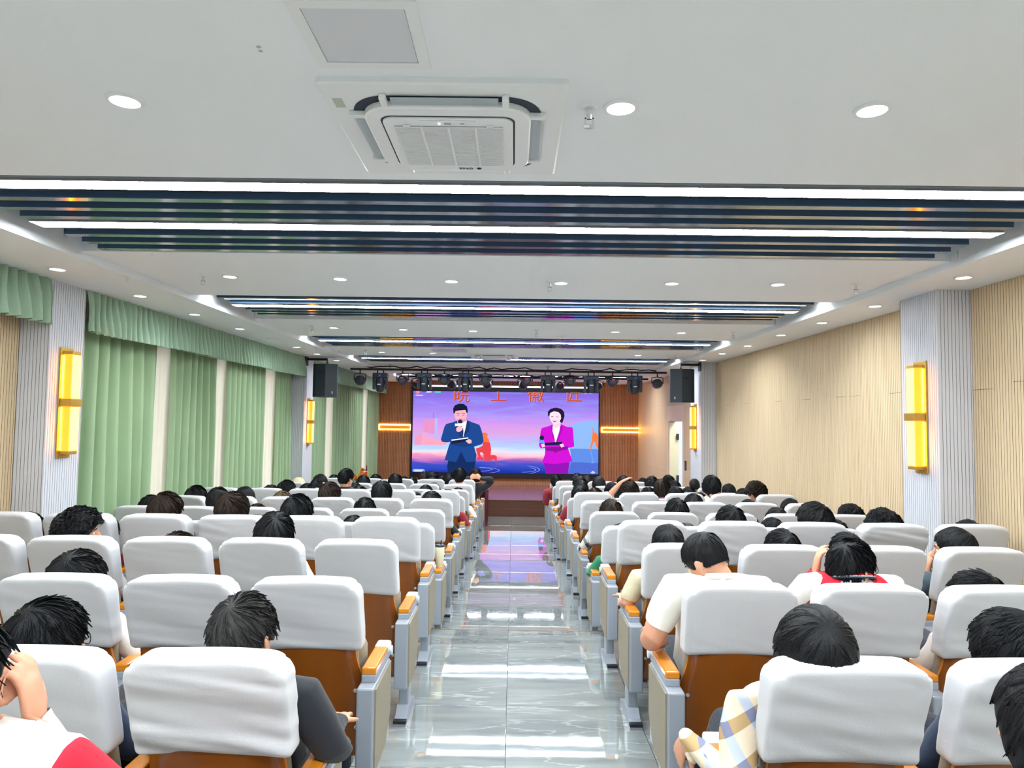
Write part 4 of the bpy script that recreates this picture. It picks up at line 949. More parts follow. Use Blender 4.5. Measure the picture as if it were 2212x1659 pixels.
# ================================================================== PEOPLE
HEAD_C = np.array([0.0, 0.255, 1.055]); HEAD_S = 1.04; TOP0 = 1.205
BASE_TORSO = [((0, 0.42, 0.47), (0.165, 0.12)), ((0, 0.41, 0.56), (0.160, 0.125)), ((0, 0.365, 0.67), (0.150, 0.115)), ((0, 0.315, 0.78), (0.165, 0.115)),
              ((0, 0.275, 0.855), (0.182, 0.105)), ((0, 0.258, 0.90), (0.165, 0.085)), ((0, 0.252, 0.925), (0.105, 0.065))]
def unit(v): v = np.array(v, float); return v / np.linalg.norm(v)
def hand_parts(wrist, d, nrm, curl, s=1.0, mirror=1):
    """palm, four fingers and a thumb; nrm points out of the back of the hand"""
    d = unit(d); nrm = unit(np.array(nrm, float) - d * np.dot(nrm, d)); l = np.cross(nrm, d) * mirror; P = []
    wrist = np.array(wrist, float)
    P.append(([wrist - d * 0.015, wrist + d * 0.03 * s, wrist + d * 0.07 * s, wrist + d * 0.092 * s], [(0.026 * s, 0.019 * s), (0.036 * s, 0.018 * s), (0.041 * s, 0.015 * s), (0.038 * s, 0.011 * s)], l))
    for off, ln in ((-0.033, 0.070), (-0.011, 0.080), (0.011, 0.075), (0.033, 0.058)):
        p = wrist + d * 0.085 * s + l * off * s; dd = unit(d + l * off * 3.0); pts = [p - dd * 0.01]; ang = 0
        for seg in (0.45, 0.32, 0.23):
            ang += curl * (0.5 if seg == 0.45 else 1.0)
            v = dd * math.cos(ang) - nrm * math.sin(ang); p = p + v * ln * s * seg; pts.append(p)
        P.append((pts, [(0.0085 * s,) * 2, (0.0085 * s,) * 2, (0.0078 * s,) * 2, (0.0065 * s,) * 2], None))
    p = wrist + d * 0.025 * s - l * 0.03 * s; v = unit(d * 0.7 - l * 0.75 - nrm * 0.25)
    p1 = p + v * 0.035 * s; v2 = unit(d * 0.95 - l * 0.3 - nrm * 0.25 * (1 + curl)); p2 = p1 + v2 * 0.03 * s; p3 = p2 + v2 * 0.022 * s
    P.append(([p, p1, p2, p3], [(0.014 * s,) * 2, (0.0105 * s,) * 2, (0.0095 * s,) * 2, (0.0075 * s,) * 2], None))
    return P
def head_parts():
    c, s = HEAD_C, HEAD_S; P = []
    def ring(zs):                                      # horizontal slices of the skull and face: z, centre y, half width, half depth
        return [c + np.array([0, y, z]) * s for z, y, a, b in zs], [(a * s, b * s) for z, y, a, b in zs], (1, 0, 0)
    P.append(ring([(-0.128, 0.062, 0.022, 0.022), (-0.118, 0.052, 0.036, 0.036), (-0.095, 0.035, 0.052, 0.055), (-0.065, 0.02, 0.062, 0.072), (-0.03, 0.008, 0.071, 0.086), (0.01, 0.0, 0.076, 0.094),
                   (0.045, -0.004, 0.078, 0.096), (0.08, -0.008, 0.071, 0.087), (0.105, -0.01, 0.052, 0.066), (0.118, -0.01, 0.03, 0.04)]))
    P.append(([c + np.array([0, 0.092, 0.018]) * s, c + np.array([0, 0.104, -0.008]) * s, c + np.array([0, 0.113, -0.03]) * s, c + np.array([0, 0.096, -0.045]) * s],
              [(0.008 * s, 0.008 * s), (0.010 * s, 0.012 * s), (0.016 * s, 0.014 * s), (0.012 * s, 0.008 * s)], (1, 0, 0)))
    P.append(([c + np.array([-0.04, 0.083, 0.026]) * s, c + np.array([0, 0.092, 0.03]) * s, c + np.array([0.04, 0.083, 0.026]) * s], [(0.008, 0.01)] * 3, (0, 0, 1)))
    P.append(([c + np.array([-0.02, 0.083, -0.073]) * s, c + np.array([0, 0.093, -0.073]) * s, c + np.array([0.02, 0.083, -0.073]) * s], [(0.010, 0.009)] * 3, (0, 0, 1)))
    for sx in (-1, 1):                                 # ears
        P.append(([c + np.array([sx * 0.070, -0.004, -0.052]) * s, c + np.array([sx * 0.080, -0.006, -0.04]) * s, c + np.array([sx * 0.086, -0.012, -0.014]) * s, c + np.array([sx * 0.087, -0.014, 0.006]) * s, c + np.array([sx * 0.080, -0.008, 0.018]) * s],
                  [(0.006, 0.008), (0.007, 0.012), (0.008, 0.02), (0.008, 0.021), (0.006, 0.012)], (1, 0.5, 0)))
    P.append(([np.array([0, 0.248, 0.895]), np.array([0, 0.248, 0.93]), c + np.array([0, -0.028, -0.075]) * s, c + np.array([0, -0.02, -0.03]) * s], [(0.068, 0.062), (0.058, 0.058), (0.056, 0.058), (0.055, 0.06)], (1, 0, 0)))
    return P
LAP = lambda s: dict(sh=(s * 0.165, 0.262, 0.865), el=(s * 0.225, 0.31, 0.655), wr=(s * 0.13, 0.52, 0.60), hd=(-s * 0.35, 0.9, -0.1), hn=(0, 0.1, 1), curl=0.35)
ARMREST = lambda s: dict(sh=(s * 0.17, 0.262, 0.87), el=(s * 0.275, 0.27, 0.665), wr=(s * 0.255, 0.50, 0.66), hd=(-s * 0.1, 1.0, -0.15), hn=(0, 0.1, 1), curl=0.3)
CROOK = lambda s: dict(sh=(s * 0.17, 0.25, 0.865), el=(s * 0.275, 0.13, 0.655), wr=(s * 0.36, 0.30, 0.725), hd=(s * 0.45, 0.25, -0.85), hn=(s * 0.75, -0.2, 0.6), curl=0.45)
BEHIND = lambda s: dict(sh=(s * 0.165, 0.262, 0.875), el=(s * 0.30, 0.20, 1.02), wr=(s * 0.10, 0.125, 1.045), hd=(-s * 1.0, -0.05, 0.25), hn=(0, -1, 0.1), curl=0.25)
ONHEAD = lambda s: dict(sh=(s * 0.165, 0.262, 0.875), el=(s * 0.245, 0.30, 1.02), wr=(s * 0.10, 0.27, 1.195), hd=(-s * 0.8, 0.0, 0.45), hn=(s * 0.3, -0.1, 1), curl=0.35)
ONNECK = lambda s: dict(sh=(s * 0.165, 0.262, 0.875), el=(s * 0.265, 0.33, 0.93), wr=(s * 0.105, 0.16, 0.965), hd=(-s * 1.0, -0.15, 0.02), hn=(0, -1, 0.25), curl=0.3)
TOFACE = lambda s: dict(sh=(s * 0.165, 0.262, 0.865), el=(s * 0.235, 0.36, 0.70), wr=(s * 0.105, 0.375, 0.905), hd=(-s * 0.12, -0.12, 1.0), hn=(s * 1.0, 0.2, 0.1), curl=0.5)
POSES = {'lap': (LAP(-1), LAP(1)), 'rest_r': (LAP(-1), ARMREST(1)), 'rest_l': (ARMREST(-1), LAP(1)), 'behind': (BEHIND(-1), BEHIND(1)), 'onhead_l': (ONHEAD(-1), LAP(1)),
         'onneck_r': (LAP(-1), ONNECK(1)), 'face_l': (TOFACE(-1), LAP(1)), 'face_r': (LAP(-1), TOFACE(1)), 'crook_l': (CROOK(-1), LAP(1))}
BULK = 1.0
def build_template(pose, voxel, ratio):
    parts = []; bones = []
    parts.append(([p for p, r in BASE_TORSO], [r for p, r in BASE_TORSO], (1, 0, 0)))
    bones.append(((0, 0.41, 0.50), (0, 0.33, 0.74), 0.135, 'torso')); bones.append(((-0.10, 0.29, 0.84), (0.10, 0.29, 0.84), 0.10, 'torso')); bones.append(((0, 0.34, 0.74), (0, 0.275, 0.86), 0.13, 'torso'))
    parts += head_parts(); bones.append((HEAD_C + np.array([0, 0.01, -0.07]), HEAD_C + np.array([0, 0, 0.05]), 0.085, 'head')); bones.append(((0, 0.248, 0.915), (0, 0.242, 0.985), 0.055, 'neck'))
    for side, A in zip((-1, 1), POSES[pose]):
        sh, el, wr = (np.array(A[k], float) for k in ('sh', 'el', 'wr'))
        parts.append(([np.array([side * 0.06, sh[1], sh[2] + 0.02]), sh, sh + (el - sh) * 0.35, el - (el - sh) * 0.08, el + (wr - el) * 0.10, el + (wr - el) * 0.35, wr - (wr - el) * 0.05, wr],
                      [(0.052, 0.052), (0.060, 0.062), (0.052, 0.054), (0.042, 0.043), (0.041, 0.042), (0.041, 0.041), (0.027, 0.025), (0.026, 0.022)], None))
        bones.append((sh, el, 0.05, 'uarm')); bones.append((el, wr, 0.036, 'farm'))
        hp = hand_parts(wr, A['hd'], A['hn'], A['curl'], 1.0, side); parts += hp
        bones.append((wr + unit(A['hd']) * 0.03, wr + unit(A['hd']) * 0.15, 0.034, 'hand'))
        hip = (side * 0.085, 0.43, 0.475); kn = (side * 0.12, 0.83, 0.50); an = (side * 0.115, 0.80, 0.10); toe = (side * 0.125, 0.97, 0.035)
        parts.append(([hip, (side * 0.10, 0.62, 0.50), kn, (side * 0.12, 0.875, 0.44), (side * 0.118, 0.85, 0.30), (side * 0.115, 0.81, 0.13), an], [(0.088, 0.08), (0.078, 0.072), (0.062, 0.062), (0.058, 0.058), (0.054, 0.056), (0.042, 0.044), (0.042, 0.044)], None))
        parts.append(([(side * 0.115, 0.745, 0.045), (side * 0.115, 0.80, 0.06), (side * 0.12, 0.88, 0.05), (side * 0.125, 0.97, 0.038), (side * 0.126, 1.0, 0.032)], [(0.032, 0.036), (0.038, 0.05), (0.043, 0.042), (0.042, 0.032), (0.025, 0.022)], (1, 0, 0)))
        bones.append((hip, kn, 0.075, 'leg')); bones.append((kn, an, 0.055, 'leg')); bones.append(((side * 0.115, 0.75, 0.05), toe, 0.04, 'foot'))
    mb = MB()
    for pts, rad, sd in parts:
        V, F = loft_arrays(pts, rad, 14, sd, 0.55); mb.add(V, F)
    me = mb.mesh('body_source'); o = bpy.data.objects.new('body_source', me); COL.objects.link(o)
    rm = o.modifiers.new('r', 'REMESH'); rm.mode = 'VOXEL'; rm.voxel_size = voxel
    sm = o.modifiers.new('s', 'SMOOTH'); sm.factor = 0.5; sm.iterations = 2 if voxel < 0.012 else 1
    if ratio < 1: dc = o.modifiers.new('d', 'DECIMATE'); dc.ratio = ratio
    dg = bpy.context.evaluated_depsgraph_get(); m2 = bpy.data.meshes.new_from_object(o.evaluated_get(dg))
    V = np.empty(len(m2.vertices) * 3); m2.vertices.foreach_get('co', V); V = V.reshape(-1, 3)
    m2.calc_loop_triangles(); T = np.empty(len(m2.loop_triangles) * 3, int); m2.loop_triangles.foreach_get('vertices', T); T = T.reshape(-1, 3)
    Nn = np.empty(len(m2.vertices) * 3); m2.vertices.foreach_get('normal', Nn); Nn = Nn.reshape(-1, 3)
    bpy.data.objects.remove(o); bpy.data.meshes.remove(me); bpy.data.meshes.remove(m2)
    def nearest(Pt):
        best = np.full(len(Pt), 1e9); lab = np.zeros(len(Pt), int); along = np.zeros(len(Pt))
        for i, (a, b, r, nm) in enumerate(bones):
            a, b = np.array(a, float), np.array(b, float); ab = b - a
            t = np.clip(((Pt - a) @ ab) / (ab @ ab), 0, 1); d = np.linalg.norm(Pt - a - t[:, None] * ab, axis=1) - r
            m = d < best; best[m] = d[m]; lab[m] = i; along[m] = t[m]
        return along, np.array([bones[i][3] for i in lab])
    vi, vl = nearest(V); fi, flb = nearest(V[T].mean(1))
    return dict(V=V, T=T, N=Nn, vl=vl, fl=flb, ft=fi, fc=V[T].mean(1))
TEMPL = {}
def template(pose, near):
    key = (pose, near)
    if key not in TEMPL: TEMPL[key] = build_template(pose, 0.0075 if near else 0.016, 0.20 if near else 0.45)
    return TEMPL[key]
def sstep(a, b, x): t = np.clip((x - a) / (b - a), 0, 1); return t * t * (3 - 2 * t)
NECK_P = np.array([0.0, 0.245, 0.965])

# ------------------------------------------------------------------ hair (head space: origin at the head's centre, face toward +y)
def hair_mesh(style, seed, hi):
    rng = random.Random(seed); pole = unit((rng.uniform(-0.12, 0.12), -0.52, 0.85)); e1 = unit(np.cross(pole, (1, 0, 0))); e2 = np.cross(pole, e1)
    A, T = (120, 34) if hi else (36, 12)
    cen = np.array([0, -0.004, 0.015]); rad0 = np.array([0.079, 0.098, 0.106])
    S = dict(short=(0.016, 0.010, -0.055, 0.010), medium=(0.024, 0.018, -0.075, 0.012), full=(0.030, 0.024, -0.085, 0.014), bowl=(0.026, 0.026, -0.09, 0.006), buzz=(0.007, 0.002, -0.035, 0.003),
             curly=(0.034, 0.022, -0.07, 0.020), long=(0.020, 0.022, -0.30, 0.006), bob=(0.024, 0.030, -0.13, 0.006), pony=(0.016, 0.012, -0.075, 0.004), fade=(0.020, 0.003, -0.03, 0.008))[style]
    th_top, th_side, z_back, rough = S
    ear_cover = style in ('bowl', 'long', 'bob', 'full')
    za = [(0.0, 0.058 if style not in ('bowl', 'bob', 'long') else 0.035), (0.55, 0.055), (0.9, 0.02 if not ear_cover else -0.01), (1.25, -0.02 if not ear_cover else -0.05), (1.5, 0.012 if not ear_cover else -0.05), (1.75, 0.005 if not ear_cover else -0.05),
          (2.0, -0.03 if not ear_cover else -0.06), (2.3, z_back if style != 'long' else -0.2), (3.2, z_back)]
    if style == 'long': za = [(0.0, 0.05), (0.6, 0.05), (0.95, 0.0), (1.15, -0.12), (1.5, -0.24), (2.2, -0.29), (3.2, -0.30)]
    if style == 'bob': za = [(0.0, 0.02), (0.6, 0.02), (0.9, -0.03), (1.15, -0.10), (1.5, -0.12), (3.2, -0.125)]
    xa = np.array([q[0] for q in za]); xb = np.array([q[1] for q in za])
    def zlim(x, y, j): return np.interp(np.abs(np.arctan2(x, y)), xa, xb) + j
    jit = np.array([rng.uniform(-1, 1) for _ in range(A)]); jit2 = np.array([rng.uniform(-1, 1) for _ in range(A)])
    fr = [(rng.randint(5, 26), rng.uniform(0, 6.28), rng.uniform(1.0, 3.0)) for _ in range(9)]
    swirl = rng.choice([-1, 1]) * rng.uniform(0.3, 0.8)
    def surf(az, th, lift=0.0):
        az = np.asarray(az, float); th = np.asarray(th, float); a = az + swirl * np.exp(-th * 2.2)
        d = pole * np.cos(th)[..., None] + (e1 * np.cos(a)[..., None] + e2 * np.sin(a)[..., None]) * np.sin(th)[..., None]
        p = d / np.sqrt(((d / rad0) ** 2).sum(-1))[..., None]
        tk = th_side + (th_top - th_side) * np.clip((p[..., 2] + 0.02) / 0.09, 0, 1)
        front = np.maximum(0.0, d[..., 1]) * (0.5 if style not in ('fade', 'buzz') else 0.2)
        nz = sum(np.sin(k * az + ph + kk * th * 2) / (1 + 0.08 * k) for k, ph, kk in fr) / 4.0
        if style == 'curly': nz = nz + 0.8 * np.sin(18 * d[..., 0] + 3 * seed) * np.sin(21 * d[..., 2] + seed) + 0.5 * np.sin(35 * d[..., 1])
        tk = tk * (1 + 0.25 * front) + rough * 0.45 * nz * np.minimum(1, th * 1.6) + lift
        return cen + p + d * tk[..., None], d
    AZ = 2 * math.pi * np.arange(A) / A; lim = np.full(A, 3.0); done = np.zeros(A, bool)
    jl = 0.008 * jit * (0.3 if style in ('buzz', 'fade', 'bowl', 'bob') else 1)
    for th in np.arange(0.05, 3.0, 0.02):
        p, d = surf(AZ, np.full(A, th)); hit = p[:, 2] < zlim(p[:, 0], p[:, 1], jl)
        if style in ('long', 'bob'): hit |= p[:, 2] < -0.085
        lim[hit & ~done] = th; done |= hit
    for k in range(2): lim = (np.roll(lim, 1) + 2 * lim + np.roll(lim, -1)) / 4
    drop_rows = 8 if style in ('long', 'bob') else 0
    F = []; rows = [surf(AZ, 0.02 + (lim - 0.02) * j / T)[0] for j in range(T + 1)]
    if drop_rows:
        p = rows[-1]; zl = zlim(p[:, 0], p[:, 1], 0.02 * jit2)
        for j in range(1, drop_rows + 1):
            f_ = j / drop_rows; q = p.copy(); q[:, 2] = p[:, 2] + (np.minimum(p[:, 2], zl) - p[:, 2]) * f_
            sh_ = 1 - 0.10 * f_; q[:, 0] *= sh_; q[:, 1] = q[:, 1] * sh_ - 0.012 * f_
            q[:, :2] *= (1 + 0.02 * np.sin(np.arange(A) * 1.7 + j * 0.5))[:, None]; rows.append(q)
    rows.append(cen + (rows[-1] - cen) * np.array([0.80, 0.80, 0.97])); R = len(rows)       # inner rim
    V = np.concatenate(rows)
    for j in range(R - 1):
        for i in range(A):
            i2 = (i + 1) % A; F.append((j * A + i, (j + 1) * A + i, (j + 1) * A + i2, j * A + i2))
    c_ = len(V); V = np.concatenate([V, [surf(0.0, 0.0)[0] * 0.5 + surf(3.14, 0.0)[0] * 0.5]])
    for i in range(A): F.append((c_, i, (i + 1) % A))
    mb = MB().add(V, F)
    if hi and style not in ('buzz',):                  # locks lying over the cap
        n = 420 if style != 'curly' else 520; rs = np.random.RandomState(seed); U = rs.uniform
        az = U(0, 6.283, n); th1 = lim[(az / 6.2832 * A).astype(int) % A]; a = U(0.05, 0.75, n) * th1
        b = np.minimum(th1 + U(-0.02, 0.06 if style not in ('bowl', 'bob', 'fade') else 0.01, n), a + U(0.35, 0.9, n)); segs = 6; wv = U(0.0022, 0.0055, n); bend = U(-0.25, 0.25, n)
        L0 = U(0.0005, 0.004, n) if style not in ('fade', 'bowl') else U(0.0, 0.002, n); tip = U(0.0, 0.010, n) if style in ('short', 'medium', 'full', 'curly') else np.full(n, 0.001)
        VV = np.empty((n, segs + 1, 3, 3))
        for s_ in range(segs + 1):
            t = s_ / segs; azt = az + bend * t * t + (0.25 * np.sin(9 * t + np.arange(n)) if style == 'curly' else 0); tt = a + (b - a) * t
            p, d = surf(azt, tt, L0 + tip * t * t - 0.002 * (1 - t) ** 4); sd = surf(azt + 0.02, tt)[0] - p; sd /= np.maximum(np.linalg.norm(sd, axis=1), 1e-9)[:, None]
            w = (wv * (1 - abs(2 * t - 0.8) ** 3 * 0.6) * (0.15 if s_ == segs else 1))[:, None]
            VV[:, s_, 0] = p - sd * w - d * 0.0015; VV[:, s_, 1] = p + d * 0.0012; VV[:, s_, 2] = p + sd * w - d * 0.0015
        ff = []
        for k in range(n):
            for s_ in range(segs):
                q = (k * (segs + 1) + s_) * 3; ff += [(q, q + 3, q + 4, q + 1), (q + 1, q + 4, q + 5, q + 2)]
        mb.add(VV.reshape(-1, 3), ff)
    if style == 'pony':
        mb.add(*loft_arrays([(0, -0.10, 0.03), (0, -0.135, 0.02), (0, -0.15, -0.03), (0.005, -0.14, -0.12), (0.0, -0.125, -0.19)], [(0.018, 0.018), (0.022, 0.022), (0.03, 0.026), (0.026, 0.022), (0.008, 0.008)], 10))
    return mb.mesh('hair', True)
HAIR = {}
def hair(style, var, hi):
    k = (style, var, hi)
    if k not in HAIR: HAIR[k] = hair_mesh(style, hash_s(style) + var * 13, hi)
    return HAIR[k]
def hash_s(s): return sum(ord(c) * (i + 3) for i, c in enumerate(s))
def hair_mat(name, c):
    m = mat(name, c, 0.46, spec=0.22, bump=(90, 0.25), stretch=(3, 3, 0.6)); return m
HM = {'black': hair_mat('black_hair', (0.0075, 0.008, 0.0095)), 'brown': hair_mat('dark_brown_hair', (0.022, 0.013, 0.009)), 'grey': hair_mat('greying_black_hair', (0.035, 0.034, 0.033)), 'light': hair_mat('bleached_brown_hair', (0.12, 0.075, 0.035))}
HNAME = {'short': 'short', 'medium': 'tousled', 'full': 'full', 'bowl': 'bowl-cut', 'buzz': 'cropped', 'curly': 'curly', 'long': 'long straight', 'bob': 'bobbed', 'pony': 'ponytailed', 'fade': 'faded'}
SKIN = mat('skin', '#d7a183', 0.5, spec=0.35, vary=('#cf9377', 12, 0.3)); SKIN.node_tree.nodes['Principled BSDF'].inputs['Subsurface Weight'].default_value = 0.0
SKIN.node_tree.nodes['Principled BSDF'].inputs['Subsurface Radius'].default_value = (0.01, 0.004, 0.002)
CL = {}
def cloth_mat(c):
    if c not in CL:
        if c == 'plaid': CL[c] = plaid('colour_plaid_cloth', ['#d8b98a', '#6f93cf', '#e9e4d8', '#8a6a3c'])
        elif c == 'bwplaid': CL[c] = plaid('black_white_plaid_cloth', ['#e4e4e0', '#3a3f46', '#8a8e92', '#1c2026'])
        else: CL[c] = mat('cloth_' + c.lstrip('#'), c, 0.85, bump=(14, 0.45), sheen=0.15)
    return CL[c]
def jacket_mat(dx, z0, outer=False):
    """white jacket cloth with red raglan bands running from the collar outward"""
    m = mat('white_red_jacket', '#d3d1cb', 0.85, bump=(14, 0.45)); nt = m.node_tree; N = nt.nodes.new; Lk = nt.links.new; b = nt.nodes['Principled BSDF']
    tc = N('ShaderNodeTexCoord'); sx = N('ShaderNodeSeparateXYZ'); Lk(tc.outputs['Object'], sx.inputs[0])
    def M2(op, a, c):
        q = N('ShaderNodeMath'); q.operation = op
        for i_, v in enumerate((a, c)):
            if v is None: continue
            if isinstance(v, (int, float)): q.inputs[i_].default_value = v
            else: Lk(v, q.inputs[i_])
        return q.outputs[0]
    ax = M2('ABSOLUTE', M2('SUBTRACT', sx.outputs['X'], dx), None); t_ = M2('SUBTRACT', ax, M2('MULTIPLY', M2('SUBTRACT', z0, sx.outputs['Z']), 0.75))
    band = M2('MULTIPLY', M2('GREATER_THAN', t_, 0.045), M2('LESS_THAN', t_, 0.12))
    if outer: band = M2('GREATER_THAN', ax, 0.255)
    mx = N('ShaderNodeMix'); mx.data_type = 'RGBA'; Lk(band, mx.inputs[0]); mx.inputs[6].default_value = (*srgb('#d3d1cb'), 1); mx.inputs[7].default_value = (*srgb('#cc1430'), 1); Lk(mx.outputs[2], b.inputs['Base Color'])
    return m
def plaid(name, cols):
    m = bpy.data.materials.new(name); m.use_nodes = True; nt = m.node_tree; N = nt.nodes.new; Lk = nt.links.new; b = nt.nodes['Principled BSDF']; b.inputs['Roughness'].default_value = 0.85
    tc = N('ShaderNodeTexCoord'); sx = N('ShaderNodeSeparateXYZ'); mp = N('ShaderNodeMapping'); mp.inputs['Rotation'].default_value = (0.3, 0.5, 0.4); Lk(tc.outputs['Object'], mp.inputs[0]); Lk(mp.outputs[0], sx.inputs[0])
    outs = []
    for ax, fq in (('X', 70.0), ('Z', 62.0)):
        mm = N('ShaderNodeMath'); mm.operation = 'MULTIPLY'; mm.inputs[1].default_value = fq; Lk(sx.outputs[ax], mm.inputs[0])
        sn = N('ShaderNodeMath'); sn.operation = 'SINE'; Lk(mm.outputs[0], sn.inputs[0]); rp = N('ShaderNodeValToRGB'); Lk(sn.outputs[0], rp.inputs[0]); rp.color_ramp.interpolation = 'CONSTANT'
        e = rp.color_ramp.elements; e[0].position = 0; e[1].position = 0.45
        c0, c1 = (cols[0], cols[1]) if ax == 'X' else (cols[2], cols[3]); e[0].color = (*srgb(c0), 1); e[1].color = (*srgb(c1), 1); outs.append(rp)
    mx = N('ShaderNodeMix'); mx.data_type = 'RGBA'; mx.inputs[0].default_value = 0.5; Lk(outs[0].outputs[0], mx.inputs[6]); Lk(outs[1].outputs[0], mx.inputs[7]); Lk(mx.outputs[2], b.inputs['Base Color'])
    return m
CNAME = {'#1a1e26': 'black', '#eceae4': 'white', '#8b1f2e': 'dark red', '#1d2f4a': 'navy', '#9a9c9c': 'grey', '#c9c0a2': 'beige', '#1f7a56': 'green', '#f1efe6': 'off-white', '#d6d2cc': 'pale grey', '#3a4a55': 'slate', 'plaid': 'blue and tan plaid', 'bwplaid': 'black and white plaid',
         'jacket': 'white and red', '#20262e': 'charcoal'}
GLASS_FR = mat('spectacle_frame', '#23222e', 0.3)
EYE_W = mat('eye_white', '#e8e4e0', 0.3); EYE_B = mat('eye_iris', '#1c1210', 0.2)

def mesh_np(name, V, T, smooth=True):
    me = bpy.data.meshes.new(name); me.vertices.add(len(V)); me.vertices.foreach_set('co', np.ascontiguousarray(V, float).ravel())
    me.loops.add(len(T) * 3); me.loops.foreach_set('vertex_index', np.ascontiguousarray(T, np.int32).ravel())
    me.polygons.add(len(T)); me.polygons.foreach_set('loop_start', np.arange(0, len(T) * 3, 3, dtype=np.int32))
    me.update(calc_edges=True)
    if smooth: me.polygons.foreach_set('use_smooth', np.ones(len(T), bool))
    return me
def sub_mesh(name, V, N, T, mask, off, seed=0, wr=0.0):
    t = T[mask]; used = np.unique(t); re = np.full(len(V), -1); re[used] = np.arange(len(used)); P = V[used]
    tt = re[t]; e = np.sort(np.concatenate([tt[:, [0, 1]], tt[:, [1, 2]], tt[:, [2, 0]]]), axis=1); ek = e[:, 0].astype(np.int64) * (len(P) + 1) + e[:, 1]; _u, fi_, cnt = np.unique(ek, return_index=True, return_counts=True); be = e[fi_[cnt == 1]]
    P = P.copy()
    for _ in range(8):                                  # even out the hem
        acc = np.zeros_like(P); num = np.zeros(len(P))
        for a_, b_ in ((0, 1), (1, 0)): np.add.at(acc, be[:, a_], P[be[:, b_]]); np.add.at(num, be[:, a_], 1)
        m_ = num > 0; P[m_] = 0.5 * P[m_] + 0.5 * acc[m_] / num[m_][:, None]
    o = np.full(len(P), off)
    if wr:
        r = np.random.RandomState(seed); f = r.uniform(14, 40, (6, 3)); ph = r.uniform(0, 6.28, 6)
        o = o + wr * (np.sin(P @ f.T + ph).sum(1) / 3.0)
    return mesh_np(name, P + N[used] * o[:, None], re[t])

